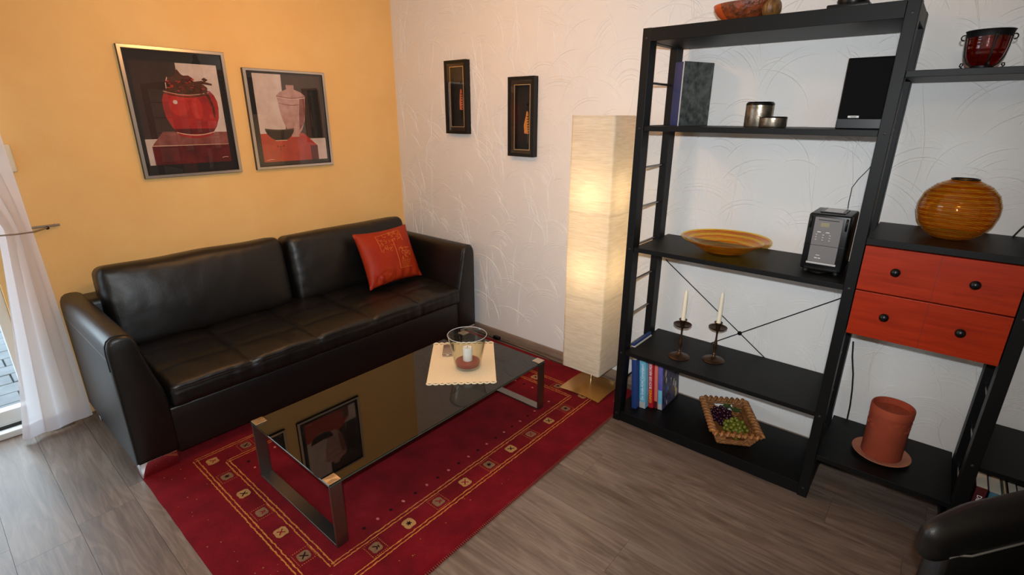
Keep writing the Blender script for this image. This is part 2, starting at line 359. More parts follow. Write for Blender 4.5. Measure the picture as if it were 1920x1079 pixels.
# raised trowel strokes of the plaster: fans of arcs
mb = MB(); rr = random.Random(11)
def ridge(pts, wd, ht):
    L = []
    for i, (px, pz) in enumerate(pts):
        a = pts[max(i-1, 0)]; b = pts[min(i+1, len(pts)-1)]; dx, dz = b[0]-a[0], b[1]-a[1]; l = math.hypot(dx, dz) or 1
        nx, nz = -dz/l, dx/l; f = math.sin(PI*(i+.35)/(len(pts)-.3))**.6 if len(pts) > 2 else 1; ww = wd*f
        L.append((mb.v((px-nx*ww, YW+.0002, pz-nz*ww)), mb.v((px+nx*ww*.2, YW-ht*f, pz+nz*ww*.2)), mb.v((px+nx*ww, YW+.0002, pz+nz*ww))))
    for a, b in zip(L, L[1:]):
        mb.face((a[0], a[1], b[1], b[0])); mb.face((a[1], a[2], b[2], b[1]))
for i in range(640):
    cx, cz = XW+((i % 32)+rr.random())*4.6/32, .02+((i//32)+rr.random())*2.4/20; R0 = rr.uniform(.06, .24); n = rr.randint(2, 6); mid = PI/2+rr.uniform(-.75, .75); span = rr.uniform(.5, 1.25); ec = rr.uniform(.6, 1.15)
    for j in range(n):
        R = R0+j*rr.uniform(.008, .02); a0, a1 = mid-span*rr.uniform(.5, 1), mid+span*rr.uniform(.5, 1); pts = []
        for q in range(11):
            a = a0+(a1-a0)*q/10; pts.append((cx+R*math.cos(a)*ec, cz+R*math.sin(a)))
        pts = [p for p in pts if XW+.004 < p[0] < XR and .06 < p[1] < HC]
        if len(pts) > 4: ridge(pts, rr.uniform(.0018, .0038), rr.uniform(.0010, .0027))
for i in range(190):
    cx, cz = rr.uniform(XW, 4.5), rr.uniform(.0, 2.0); l = rr.uniform(.15, .5); cur = rr.uniform(-.12, .12)
    for j in range(rr.randint(2, 5)):
        o_ = j*rr.uniform(.008, .016); pts = [(cx+o_+cur*(q/9)**2+.02*math.sin(q*.5+j), cz+l*q/9) for q in range(10)]
        pts = [p for p in pts if XW+.004 < p[0] < XR and .06 < p[1] < HC]
        if len(pts) > 4: ridge(pts, rr.uniform(.0018, .0034), rr.uniform(.0010, .0024))
ro = mb.build('plaster_ridge', 'plaster', wb, smooth=80, rec=False); ro['kind'] = 'stuff'
# yellow wall with the patio door opening
mb = MB(); mb.box(XW-.25, XW, DY0, YW, 0, HC); mb.box(XW-.25, XW, YB, DY1, 0, HC); mb.box(XW-.25, XW, DY1, DY0, DH, HC)
struct(mb.build('wall_left', 'yellow_paper'))
struct(MB().box(XR, XR+.2, YB, YW, 0, HC).build('wall_right', 'plaster'))
struct(MB().box(XW-.25, XR+.2, YB-.2, YB, 0, HC).build('wall_front', 'plaster'))
struct(MB().box(XW-.25, XR+.2, YB-.2, YW+.2, HC, HC+.1).build('ceiling', 'ceiling_paint'))
mb = MB(); mb.box(XW, XR, YW-.016, YW, 0, .058, bev=.004); struct(mb.build('baseboard_back', 'wood_trim', smooth=40))
# patio door: fixed sill and two leaves of white plastic, glass panes
dr = thing('door_1', None, None, (-.15, (DY0+DY1)/2, 0)); struct(dr)
bx('sill', (-.17, -.06, DY1, DY0, .0, .035), 'white_pvc', dr, .004)
bx('sill_seal', (-.115, -.108, DY1+.04, DY0-.03, .03, .052), 'black_rubber', dr, 0)
for i in range(3): bx('vent_slot', (-.1595+i*0-.0, -.1585, DY0-.06-.0, DY0-.02, .066+i*.012, .071+i*.012), 'black_rubber', dr, 0)
bx('door_frame', (-.20, -.11, DY0-.045, DY0, .0, DH), 'white_pvc', dr, .004)
bx('door_frame', (-.20, -.11, DY1, DY1+.045, .0, DH), 'white_pvc', dr, .004)
bx('door_frame', (-.20, -.11, DY1, DY0, DH-.05, DH), 'white_pvc', dr, .004)
ym = (DY0+DY1)/2
bx('bottom_rail', (-.22, -.165, ym, DY0-.04, .035, .11), 'white_pvc', dr, .004)
for (a, b) in ((DY1+.045, ym),):
    lf = bx('leaf', (-.20, -.13, a, a+.07, .035, DH-.05), 'white_pvc', dr, .004)
    bx('leaf_stile', (-.20, -.13, b-.07, b, .035, DH-.05), 'white_pvc', dr, .004)
    bx('leaf_rail', (-.20, -.13, a, b, .035, .12), 'white_pvc', dr, .004); bx('leaf_rail', (-.20, -.13, a, b, DH-.13, DH-.05), 'white_pvc', dr, .004)
    bx('pane', (-.168, -.162, a+.07, b-.07, .12, DH-.13), 'pane_glass', dr, 0)
# patio paving outside
pv = struct(MB().box(-6, -.30, -8, 1, -.12, -.062).build('patio_ground', 'paver_joint'))
for i in range(16):
    for j in range(7):
        x1 = -.31-i*.165; ys = -1.75-j*.24-(i % 2)*.12
        MB().box(x1-.158, x1, ys-.232, ys, -.065, -.05+rnd.uniform(-.002, .002), bev=.004, seg=1).build('paver', 'paver_stone', pv)

# ------------------------------------------------------------------ sofa
S = thing('leather_sofa', 'black leather two-seat sofa with chrome feet along the yellow wall', 'sofa', (.42, -1.15, 0))
def arm(sign):
    yo = -2.245 if sign < 0 else -.05
    m = lambda d: yo-sign*d                     # distance inward from the outer face
    pr = [(0, .085), (0, .645), (.003, .676), (.012, .698), (.028, .711), (.052, .714), (.078, .711), (.096, .700), (.106, .683), (.113, .645), (.145, .5), (.172, .40), (.178, .36), (.178, .085)]
    n = len(pr); mb = MB(); xs = [-.02, .0, .3, .6, .825, .845, .856, .86]; ins = [.012, 0, 0, 0, 0, .003, .01, .022]; rings = []
    cy = sum(p[0] for p in pr)/n; 
    for x, q in zip(xs, ins):
        R = []
        for i, (d, z) in enumerate(pr):
            dd = .08+(d-.08)*(1-q/.12); zz = .4+(z-.4)*(1-q/.3)
            R.append(mb.v((x, m(dd), zz)))
        rings.append(R)
    for a, b in zip(rings, rings[1:]):
        for i in range(n): mb.face((a[i], a[(i+1) % n], b[(i+1) % n], b[i]))
    mb.face(rings[0][::-1]); mb.face(rings[-1])
    a = mb.build('armrest', 'black_leather', S, 50)
    sm = MB(); e = .0012
    sm.tube([(.838, m(.0008), .56), (.838, m(.0005), .645), (.838, m(.0035), .676), (.838, m(.0125), .6975), (.838, m(.0285), .710), (.838, m(.052), .713), (.838, m(.078), .710), (.838, m(.096), .699), (.838, m(.1055), .682), (.838, m(.1125), .645), (.838, m(.121), .61)], .0028, 6)
    sm.build('piping', 'black_leather', a, 60)
    MB().tube([(.02, m(-.0005), .60), (.4, m(-.0005), .61), (.84, m(-.0005), .615)], .0012, 5).build('stitching', 'seam_thread', a, 60)
    return a
arm(-1); arm(1)
MB().rbox((.405, -1.1475, .185), (.445, .93, .121), .012, d=4).build('base', 'black_leather', S, 60)
MB().rbox((.07, -1.1475, .39), (.09, 1.088, .305), .03, d=4).build('back_frame', 'black_leather', S, 60)
ys_ = [-1.69, -1.321, -.952, -.583]; xs_ = [.43, .665]
def g(x, s): return math.exp(-(x/s)**2)
def seatfn(p, h):
    X, Y = p.x+.53, p.y-1.1375
    if p.z > 0:
        d = 0
        for q in ys_: d = max(d, g(Y-q, .020)*.009)
        for q in xs_: d = max(d, g(X-q, .020)*.006)
        # crown of each tuft
        u = ((Y+2.06) % .369)/.369; cr = math.sin(PI*u)**.5*.009
        wr = noise.noise(Vector((X*5, Y*11, 0)))*.004+noise.noise(Vector((X*16, Y*34, 3)))*.0016
        p = Vector((p.x, p.y, p.z+cr-d+wr-.01*max(0, (X-.66)/.2)**2))
    if p.x > h[0]*.8:
        fr = noise.noise(Vector((0, Y*26, p.z*7)))*.004
        for q in ys_: fr -= g(Y-q, .016)*.006
        fr -= .006*g(p.z-.028, .006)
        p = Vector((p.x+fr, p.y, p.z))
    return p
seat = MB().rbox((.53, -1.1375, .365), (.345, .925, .062), .03, d=(34, 130, 6), e=4, fn=seatfn).build('seat_cushion', 'black_leather', S, 80)
MB().tube([(.872, -2.055+i*.0459, .397+.001*math.sin(i*2.1)) for i in range(41)], .0022, 6).build('piping', 'black_leather', seat, 80)
def backfn(seed):
    def f(p, h):
        u, v_ = p.y/h[1], p.z/h[2]; b = max(0, (1-u*u))**.5*max(0, (1-v_*v_))**.5
        if p.x > 0: p = Vector((p.x+.055*b, p.y, p.z))
        w_ = noise.noise(Vector((p.y*3+seed, p.z*4, 0)))*.007+noise.noise(Vector((p.y*15+seed, p.z*9, 2)))*.0025
        e_ = max(abs(u), abs(v_))**4
        w_ += e_*noise.noise(Vector((p.y*34+seed, p.z*34, 5)))*.006
        if seed > 4: w_ -= .022*g(p.y-.06-.1*p.z, .03)*max(0, .9-abs(v_+.1))
        q = Vector((p.x+(w_ if p.x > 0 else 0), p.y*(1-.02*v_*v_), p.z*(1-.008*u*u)+noise.noise(Vector((p.y*4+seed, 0, 9)))*.005*(v_ > .5)+.008*(v_ > .5)*max(0, u-.7)))
        return q
    return f
for yc, hw, zc, sd in ((-1.618, .487, .622, 1.3), (-.635, .482, .617, 6.1)):
    MB().rbox((.145, yc, zc), (.085, hw, .228), .045, d=(4, 44, 22), e=5, fn=backfn(sd), mtx=RY(-.17)).build('back_cushion', 'black_leather', S, 80)
for (x0, x1, ya, yb) in ((.836, .85, -2.236, -2.085), (.836, .85, -.21, -.06), (.0, .014, -2.236, -2.085), (.0, .014, -.21, -.06)):
    sgn = 1 if x0 > .5 else -1; yo = ya if ya < -1 else yb
    mb = MB(); mb.box(x0, x1, ya, yb, .0125 if x0 > .7 else .0, .087, bev=.0015)
    xe = (x0-.10, x0) if sgn > 0 else (x1, x1+.10)
    mb.box(xe[0], xe[1], yo if yo < -1 else yo-.012, yo+.012 if yo < -1 else yo, .0125 if x0 > .7 else .0, .087, bev=.0015)
    mb.build('leg', 'chrome', S, 40)
# cushion on the sofa
PB = Vector((.475, -.49, .437)); pu = Vector((-.02, .96, 0)).normalized(); pt = Vector((.285, -.47, .80)); pvv = (pt-PB); PHt = pvv.length; pvv.normalize(); pn = pu.cross(pvv).normalized()
if pn.x < 0: pn = -pn
def pil(u, v_, side):
    b = max(0, (1-abs(u)**2.4))*max(0, (1-abs(v_)**2.4)); th = .075*b**.55
    cu, cv = u*(1-.07*(1-v_*v_)), v_*(1-.08*(1-u*u))
    wr = .010*g(u+.55, .18)*g(v_+.72, .12)*math.sin(u*26+v_*10)+.006*g(v_+.8, .15)*math.sin(u*19)
    fold = -.012*g((u+.45)**2*4+(v_+.78)**2*9-.25, .06) if v_ < -.5 and u < 0 else 0
    return PB+pu*(cu*.235)+pvv*(PHt/2*(1+cv))+pn*(side*th+(wr+fold if side > 0 else 0)*(b > .02)+.035)
P = thing('throw_pillow', 'orange-red embroidered pillow leaning in the sofa corner', 'pillow', PB)
mb = MB()
for sd in (1, -1): mb.grid(lambda a, b: pil(a*2-1, b*2-1, sd), 40, 40)
bmesh.ops.remove_doubles(mb.bm, verts=mb.bm.verts[:], dist=.0006)
mb.build('pillow_cover', 'orange_silk', P, 80)
def thread(pts, r=.0014): return [pil(u, v_, 1)+pn*.0008 for u, v_ in pts], r
mb = MB()
def st(*pts, r=.0013):
    L = []
    for a, b in zip(pts, pts[1:]):
        for i in range(6): L.append((a[0]+(b[0]-a[0])*i/6, a[1]+(b[1]-a[1])*i/6))
    L.append(pts[-1]); mb.tube([pil(u, v_, 1)+pn*.0008 for u, v_ in L], r, 5)
st((-.42, .75), (-.42, .1)); st((.12, .52), (.12, -.62), r=.0018); st((.52, .85), (.52, .4)); st((-.42, .75), (.5, .85)); st((.12, -.62), (.62, -.62))
rp = random.Random(3)
for i in range(46):
    cu = rp.uniform(-.36, .46); cv = rp.uniform(.12, .74) if cu < .1 else rp.uniform(.45, .8); R = rp.uniform(.03, .09); a0 = rp.uniform(0, 6)
    st(*[(cu+R*(1-q*.1)*math.cos(a0+q*.8), cv+R*(1-q*.1)*math.sin(a0+q*.8)) for q in range(rp.randint(3, 7))], r=.001)
for i in range(26):
    cu = rp.uniform(.26, .66); cv = rp.uniform(-.3, .2); R = rp.uniform(.03, .08); a0 = rp.uniform(0, 6)
    st(*[(cu+R*math.cos(a0+q*.8), cv+R*math.sin(a0+q*.8)) for q in range(rp.randint(3, 6))], r=.0011)
for i in range(6): st((.2, -.35-i*.045), (.62-.03*i, -.36-i*.045), r=.0009)
mb.build('embroidery', 'gold_thread', P, 80)

# ------------------------------------------------------------------ rug
RX0, RX1, RY0, RY1, RH = .70, 2.231, -2.235, -.045, .012
R_ = thing('wool_rug', 'red wool rug with gold border lines and small square motifs', 'rug', ((RX0+RX1)/2, (RY0+RY1)/2, 0))
mb = MB()
def rugtop(a, b):
    x, y = RX0+(RX1-RX0)*a, RY0+(RY1-RY0)*b; e = min(x-RX0, RX1-x, y-RY0, RY1-y)
    jx = .004*noise.noise(Vector((y*9, 0, 1))) if a in (0, 1) else 0; jy = .003*noise.noise(Vector((x*9, 4, 1))) if b in (0, 1) else 0
    return (x+jx, y+jy, RH*(0.25 if e < 1e-6 else 1)+.0012*noise.noise(Vector((x*40, y*40, 0))))
def warp(k, n): 
    if k == 0 or k == n: return k/n
    return .004+(k-1)/(n-2)*.992
mb.grid(lambda a, b: rugtop(warp(round(a*60), 60), warp(round(b*90), 90)), 60, 90)
mb.box(RX0+.002, RX1-.002, RY0+.002, RY1-.002, 0.0005, .004)
mb.build('pile', 'rug_pile', R_, 60)
def rugz(x, y): return RH+.0012*noise.noise(Vector((x*40, y*40, 0)))+.0011
def strip(p0, p1, name, m):
    mb = MB(); p0, p1 = Vector(p0), Vector(p1); L = (p1-p0).length; d = (p1-p0)/L; nn = Vector((-d.y, d.x)); N = int(L/.008); rw = random.Random(int(p0.x*1000+p1.y*77))
    for off in (-.008, .008):
        prev = None
        for i in range(N+1):
            c = p0+d*(L*i/N)+nn*(off+rw.uniform(-.0017, .0017)); wv_ = .0027+rw.uniform(-.0009, .0009)
            a = mb.v((c.x-nn.x*wv_, c.y-nn.y*wv_, rugz(c.x, c.y))); b = mb.v((c.x+nn.x*wv_, c.y+nn.y*wv_, rugz(c.x, c.y)))
            if prev: mb.face((prev[0], prev[1], b, a))
            prev = (a, b)
    return mb.build(name, m, R_)
for (xa, xb, ya, yb) in ((.892, 2.042, -2.034, -.259), (1.012, 1.935, -1.933, -.358)):
    c4 = [(xa, ya), (xb, ya), (xb, yb), (xa, yb)]
    for i in range(4): strip(c4[i], c4[(i+1) % 4], 'border_line', 'wool_gold')
def motif(cx, cy, kind, sd):
    rw = random.Random(sd); o = MB(); s = .026 if kind == 0 else .024
    pts = []
    for i in range(16):
        a = 2*PI*(i+.5)/16; q = 1/max(abs(math.cos(a)), abs(math.sin(a))); q = min(q, 1.36)
        pts.append((cx+s*q*math.cos(a)*(1.0)+rw.uniform(-.0015, .0015), cy+s*q*math.sin(a)*.95+rw.uniform(-.0015, .0015)))
    o.flat(pts, lambda x, y: (x, y, rugz(x, y)+.0006)); m_ = o.build('motif', ('wool_cream', 'wool_taupe')[kind], R_)
    if kind == 1:
        bt = MB()
        for i in range(9):
            tt = -1+2*i/8
            for (ax, ay) in ((tt*.036, .034), (tt*.036, -.034), (.036, tt*.034), (-.036, tt*.034)):
                bt.flat([(cx+ax+q*math.cos(a), cy+ay+q*math.sin(a)) for q in (.0026,) for a in (.3, 1.8, 3.4, 5)], lambda x, y: (x, y, rugz(x, y)+.0003))
        bt.build('motif_border', 'wool_gold', m_)
    ft = MB(); sh = rw.choice('xxsy')
    segs = {'x': [(-.012, -.012, .012, .012), (-.012, .012, .012, -.012)], 's': [(-.012, -.008, 0, .006), (0, .006, .012, -.004), (-.004, .012, .008, .01)], 'y': [(-.011, .0, .011, 0), (-.006, .010, .006, -.010), (.006, .010, -.006, -.010)]}[sh]
    for (x0, y0, x1, y1) in segs:
        l = math.hypot(x1-x0, y1-y0); nx, ny = -(y1-y0)/l*.0026, (x1-x0)/l*.0026
        ft.flat([(cx+x0-nx, cy+y0-ny), (cx+x1-nx, cy+y1-ny), (cx+x1+nx, cy+y1+ny), (cx+x0+nx, cy+y0+ny)], lambda x, y: (x, y, rugz(x, y)+.0012))
    ft.build('motif_figure', 'wool_black' if rw.random() < .72 else 'wool_red', m_)
k = 0
for i, x in enumerate((.957, 1.125, 1.299, 1.47, 1.636, 1.814, 1.99)): motif(x, -1.98, i % 2, 10+i)
for i in range(9): motif(1.99, -1.78+i*.1615, (i+1) % 2, 30+i)
for i, x in enumerate((1.99, 1.81, 1.635, 1.46, 1.29, 1.12, .957)): motif(x, -.308, i % 2, 50+i)
for i in range(9): motif(.952, -1.82+i*.167, (i+1) % 2, 70+i)
def dots(pts):
    for i, (x, y) in enumerate(pts):
        o = MB(); rw = random.Random(int(x*997+y*577)); q = .0085
        if i % 2: o.flat([(x+q*math.cos(a)*rw.uniform(.7, 1.2), y+q*math.sin(a)*rw.uniform(.6, 1)) for a in (0, 1, 2, 3, 4, 5)], lambda a, b: (a, b, rugz(a, b)+.0004)); o.build('pile_dot', 'wool_pink', R_)
        else:
            o.flat([(x-q, y-q*.35), (x+q, y-q*.35), (x+q, y+q*.35), (x-q, y+q*.35)], lambda a, b: (a, b, rugz(a, b)+.0004)); o.flat([(x-q*.35, y-q), (x+q*.35, y-q), (x+q*.35, y+q), (x-q*.35, y+q)], lambda a, b: (a, b, rugz(a, b)+.0005)); o.build('pile_dot', 'wool_black', R_)
dots([(1.872, -1.753+i*.0665) for i in range(20)]); dots([(1.09+i*.068, -1.868) for i in range(11)]); dots([(1.09+i*.068, -.425) for i in range(11)]); dots([(1.078, -1.8+i*.067) for i in range(20)])
rw = random.Random(8); o = MB()
for i in range(46):
    s_ = rw.random(); x, y = (rw.uniform(.75, 2.2), rw.uniform(-2.21, -2.06)) if s_ < .6 else (rw.uniform(2.06, 2.2), rw.uniform(-2.1, -.1)); q = rw.uniform(.0018, .0035)
    o.flat([(x-q, y-q*.6), (x+q, y-q*.5), (x+q*.7, y+q*.7), (x-q*.5, y+q*.6)], lambda a, b: (a, b, rugz(a, b)+.0004))
o.build('wool_fleck', 'wool_cream', R_)['kind'] = 'stuff'
o = MB()                                        # whipped stitches along the long edge
for i in range(230):
    y = RY0+.005+i*(RY1-RY0-.01)/229
    o.tube([(RX1-.006, y, RH+.0005), (RX1+.002, y+.002, RH*.7), (RX1+.003, y+.003, .002)], .0011, 4)
o.build('edge_stitch', 'wool_taupe', R_)['kind'] = 'stuff'

# ------------------------------------------------------------------ coffee table
TX0, TX1, TY0, TY1, TZ = 1.242, 1.882, -1.879, -.553, .306
C_ = thing('coffee_table', 'low coffee table with black glass top and flat steel runner legs', 'table', ((TX0+TX1)/2, (TY0+TY1)/2, .0135))
mb = MB(); mb.box(TX0, TX1, TY0, TY1, TZ-.009, TZ, bev=.0012, seg=1); gt = mb.build('glass_top', 'black_glass', C_, 30)
mb = MB(); e = .0003
mb.box(TX0-e, TX1+e, TY0-e, TY0+.001, TZ-.0075, TZ-.0015); mb.box(TX0-e, TX1+e, TY1-.001, TY1+e, TZ-.0075, TZ-.0015); mb.box(TX0-e, TX0+.001, TY0, TY1, TZ-.0075, TZ-.0015); mb.box(TX1-.001, TX1+e, TY0, TY1, TZ-.0075, TZ-.0015)
mb.build('polished_edge', 'glass_edge', gt)
for ya in (TY0+.001, TY1-.051):
    yb = ya+.05
    for x in (TX0, TX1-.01): bx('leg', (x, x+.01, ya, yb, .0135, TZ-.0095), 'steel', C_, .0012)
    bx('runner', (TX0+.0101, TX1-.0101, ya, yb, .0135, .0235), 'steel', C_, .0012)
    for x in (TX0, TX1-.052):
        pd = bx('corner_pad', (x+.001, x+.051, ya, yb, TZ, TZ+.004), 'brushed_steel', C_, .0012)
# doily
a = math.atan2(.251, .26); DC = Vector((1.5448, -.8603, TZ)); du = Vector((math.cos(a), math.sin(a), 0)); dv = Vector((-math.sin(a), math.cos(a), 0))
def dl(u, v_, z=0): return DC+du*u+dv*v_+Vector((0, 0, z))
D = thing('doily', 'cream cloth doily with scalloped crochet ends on the glass table', 'doily', DC)
mb = MB(); HW, HL = .178, .232
zt = lambda u, v_: .0016+.0008*noise.noise(Vector((u*14, v_*14, 0)))
mb.grid(lambda p, q: dl((p*2-1)*HW, (q*2-1)*HL, zt((p*2-1)*HW, (q*2-1)*HL)), 20, 26); mb.build('cloth', 'doily_cloth', D, 60)
for sg in (-1, 1):
    for i in range(11):
        cu = -HW+.0162+i*(2*HW-.0324)/10; mb = MB()
        mb.tube([dl(cu+.0145*math.cos(q), sg*(HL+.0005)+sg*.015*math.sin(q), .0026) for q in [PI*j/10 for j in range(11)]], .0042, 6)
        mb.flat([(cu+.0125*math.cos(q), sg*(HL+.001)+sg*(.0095*math.sin(q))) for q in [PI*j/10 for j in range(2, 9)]], lambda u, v_: dl(u, v_, .0014)); mb.build('scallop', 'doily_cloth', D, 60)
# hurricane glass with candle
HCx, HCy, HZ = 1.607, -.882, TZ+.0028
H = thing('hurricane_glass', 'clear flared glass vase on the cream doily', 'glass vase', (HCx, HCy, HZ))
prof = [(.0, 0), (.058, 0), (.066, .003), (.070, .012), (.079, .06), (.090, .12), (.104, .186), (.1055, .189), (.1035, .19), (.0975, .176), (.087, .12), (.0755, .06), (.066, .019), (.060, .016), (.0, .0155)]
mb = MB(); mb.lathe([(max(r, .0004), z) for r, z in prof], (HCx, HCy, HZ), 56); mb.build('glass', 'clear_glass', H, 40)
mb = MB(); mb.tube([(HCx+.1035*math.cos(2*PI*i/64), HCy+.1035*math.sin(2*PI*i/64), HZ+.189) for i in range(64)], .0017, 6, closed=True); mb.build('rim', 'badge', H, 60)
mb = MB(); mb.lathe([(.0005, .0162), (.064, .0162), (.067, .03), (.065, .036), (.04, .04), (.0005, .041)], (HCx, HCy, HZ), 40)
tag(mb.build('sand_filling', 'red_sand', None, 60), 'red decorative sand at the bottom of the clear glass vase', 'sand', kind='stuff')
cn = thing('pillar_candle', 'short white pillar candle standing in red sand inside the glass', 'candle', (HCx, HCy, HZ+.038))
mb = MB(); mb.lathe([(.024, .034), (.0255, .036), (.0255, .112), (.023, .115), (.006, .111), (.0005, .1105)], (HCx, HCy, HZ), 28); mb.build('wax', 'white_wax', cn, 50)
mb = MB(); mb.tube([(HCx, HCy, HZ+.11), (HCx+.001, HCy, HZ+.122)], .0012, 6); mb.build('wick', 'black_rubber', cn)
# small box
BO = thing('metal_case', 'small flat grey metal case behind the clear glass vase', 'case', (1.40, -.83, TZ+.003))
bm_ = TR(1.395, -.828, TZ+.0025) @ RZ(.76+PI/2)
mb = MB(); mb.box(-.06, .06, -.03, .03, 0, .019, bev=.003, mtx=bm_); mb.build('body', 'silver_box', BO, 40)
mb = MB(); mb.box(-.0605, .0605, -.0305, .0305, .0105, .0120, mtx=bm_); mb.build('lid_gap', 'gunmetal', BO)
mb = MB(); mb.box(-.064, -.060, -.008, .008, .007, .0155, bev=.001, mtx=bm_); mb.build('clasp', 'chrome', BO)

# ------------------------------------------------------------------ floor lamp
LX0, LX1, LY0, LY1, LZ0, LZ1 = 1.815, 2.070, -.278, -.022, .152, 1.602
LC = ((LX0+LX1)/2, (LY0+LY1)/2)
L_ = thing('floor_lamp', 'tall square paper floor lamp on a bent metal plate, lit', 'lamp', (LC[0], LC[1], .012))
bcx, bcy, bh = 1.968, -.185, .137
def bas(u, v_, z): 
    return (bcx+u*bh, bcy+v_*bh, .0145+z+.011*(1-u*u)*(1-.25*v_*v_)+.007*(1-v_*v_))
mb = MB(); mb.grid(lambda a, b: bas(a*2-1, b*2-1, .004), 16, 16); mb.grid(lambda a, b: bas(a*2-1, b*2-1, 0), 16, 16)
for s_ in (-1, 1):
    mb.grid(lambda a, b: bas(a*2-1, s_, b*.004), 16, 1); mb.grid(lambda a, b: bas(s_, a*2-1, b*.004), 16, 1)
bmesh.ops.remove_doubles(mb.bm, verts=mb.bm.verts[:], dist=.0002); mb.build('base_plate', 'champagne_metal', L_, 40)
mb = MB(); mb.cyl((LC[0]+.005, LC[1], .033), (LC[0]+.005, LC[1], 1.45), .008, 16); mb.build('pole', 'chrome', L_, 40)
def shade(name, fn, nu, nv):
    return fn
def shp(s, q):
    """perimeter parameter s in 0..4, height parameter q"""
    z = LZ0+(LZ1-LZ0)*q; k = int(s) % 4; f = s-int(s); r = .010
    c = [(LX0, LY0), (LX1, LY0), (LX1, LY1), (LX0, LY1)]
    a, b = Vector(c[k]), Vector(c[(k+1) % 4]); p = a+(b-a)*f; d = (b-a).normalized(); nn = Vector((d.y, -d.x))
    bow = -.004*math.sin(PI*f)*math.sin(PI*q*3+.3)+.0022*noise.noise(Vector((f*6+k*7, z*26, 0)))+.0011*noise.noise(Vector((f*14+k*7, z*80, 4)))
    ed = min(f, 1-f); 
    if ed < .04: bow -= .005*(1-ed/.04)**2
    p = p+nn*bow
    return (p.x, p.y, z)
mb = MB(); mb.grid(lambda a, b: shp((a*4) % 4, b), 96, 200, cu=True); mb.build('shade', 'lamp_paper', L_, 80)
mb = MB()
for zz in (LZ0+.003, .62, 1.1, LZ1-.003):
    mb.tube([(LX0+.006, LY0+.006, zz), (LX1-.006, LY0+.006, zz), (LX1-.006, LY1-.006, zz), (LX0+.006, LY1-.006, zz)], .0018, 6, closed=True)
    mb.tube([(LX0+.006, LC[1], zz), (LX1-.006, LC[1], zz)], .0015, 6)
mb.build('wire_frame', 'rod_steel', L_)
for bz in (.78, 1.2):
    mb = MB(); mb.lathe([(.013, 0), (.013, .03), (.02, .05), (.028, .075), (.026, .095), (.014, .11), (.0005, .113)], (LC[0], LC[1]-.03, bz-.07), 20); mb.build('bulb', 'bulb_glow', L_, 60)
    light('lamp_bulb', 'POINT', (LC[0], LC[1]-.012, bz), 1.95, (1, .74, .40), .07).parent = None
# cable and plug on the floor
CB = thing('lamp_cable', 'thin black cable with an inline switch lying along the baseboard', 'cable', (1.3, .0, 0))
mb = MB(); mb.tube([(.75, -.012, .003), (.95, -.016, .003), (1.05, -.022, .006), (1.25, -.018, .003), (1.5, -.024, .003), (1.56, -.034, .003), (1.7, -.03, .003), (1.85, -.03, .004), (1.93, -.05, .006)], .003, 6); mb.build('cord', 'cable_black', CB, 60)
mb = MB(); mb.rbox((1.045, -.02, .016), (.03, .014, .014), .008, d=2); mb.build('switch', 'plastic_black', CB, 60)

# ------------------------------------------------------------------ pictures on the yellow wall
def picture(name, label, y0, y1, z0, z1, gy0, gy1, gz0, gz1, group):
    xf = -.022
    P = thing(name, label, 'picture', (XW, (y0+y1)/2, z0), group)
    def ring(nm, o, i, xa, xb, m, bev):
        mb = MB(); (oy0, oy1, oz0, oz1), (iy0, iy1, iz0, iz1) = o, i
        O = [(oy0, oz0), (oy1, oz0), (oy1, oz1), (oy0, oz1)]; I = [(iy0, iz0), (iy1, iz0), (iy1, iz1), (iy0, iz1)]
        for k in range(4):
            k2 = (k+1) % 4; mb.prism([O[k], O[k2], I[k2], I[k]], lambda a, b: (xa, a, b), lambda a, b: (xb, a, b))
        return mb.build(nm, m, P)
    f = ring('frame', (y0+.0015, y1-.0015, z0+.0015, z1-.0015), (gy0, gy1, gz0, gz1), xf-.004, xf, 'frame_silver', 0)
    ring('frame_back', (y0, y1, z0, z1), (gy0+.004, gy1-.004, gz0+.004, gz1-.004), XW, xf-.0012, 'frame_dark', 0)
    bx('mat_board', (XW+.001, xf-.010, y0+.006, y1-.006, z0+.006, z1-.006), 'mat_board', P, 0)
    bx('glass_pane', (xf-.0055, xf-.0045, gy0-.002, gy1+.002, gz0-.002, gz1+.002), 'pane_glass', P, 0)
    return P, xf-.0099
def layers(P, xb, L, name='print'):
    mb = MB(); mm = []
    for i, (m, poly) in enumerate(L):
        if m not in mm: mm.append(m)
        mb.mi = mm.index(m); x = xb+i*.00006; mb.flat(poly, lambda a, b: (x, a, b))
    o = mb.build(name, mm, P, rec=False); return o
def sym(c, prof):   # outline of a round vessel from (half width, z)
    return [(c-r, z) for r, z in prof]+[(c+r, z) for r, z in prof[::-1]]
def ell(cy_, cz_, a_, b_, n=18): return [(cy_+a_*math.cos(2*PI*i/n), cz_+b_*math.sin(2*PI*i/n)) for i in range(n)]
def arcband(cy, w_, z, h, t_, n=9):  # curved band across a vessel
    up = [(cy-w_+2*w_*i/n, z-h*math.sin(PI*i/n)) for i in range(n+1)]; return up+[(a, b-t_) for a, b in up[::-1]]
P, xb = picture('framed_print', 'larger framed print of a red pot with bronze lid, left on the yellow wall', -1.741, -1.217, 1.256, 1.944, -1.724, -1.234, 1.272, 1.928, 'framed still-life prints on the yellow wall')
A0, A1, B0, B1 = -1.701, -1.268, 1.326, 1.87
cy = -1.437
pot = sym(cy, [(.088, 1.482), (.094, 1.497), (.118, 1.53), (.138, 1.58), (.1445, 1.63), (.1435, 1.67), (.131, 1.705), (.112, 1.728)])
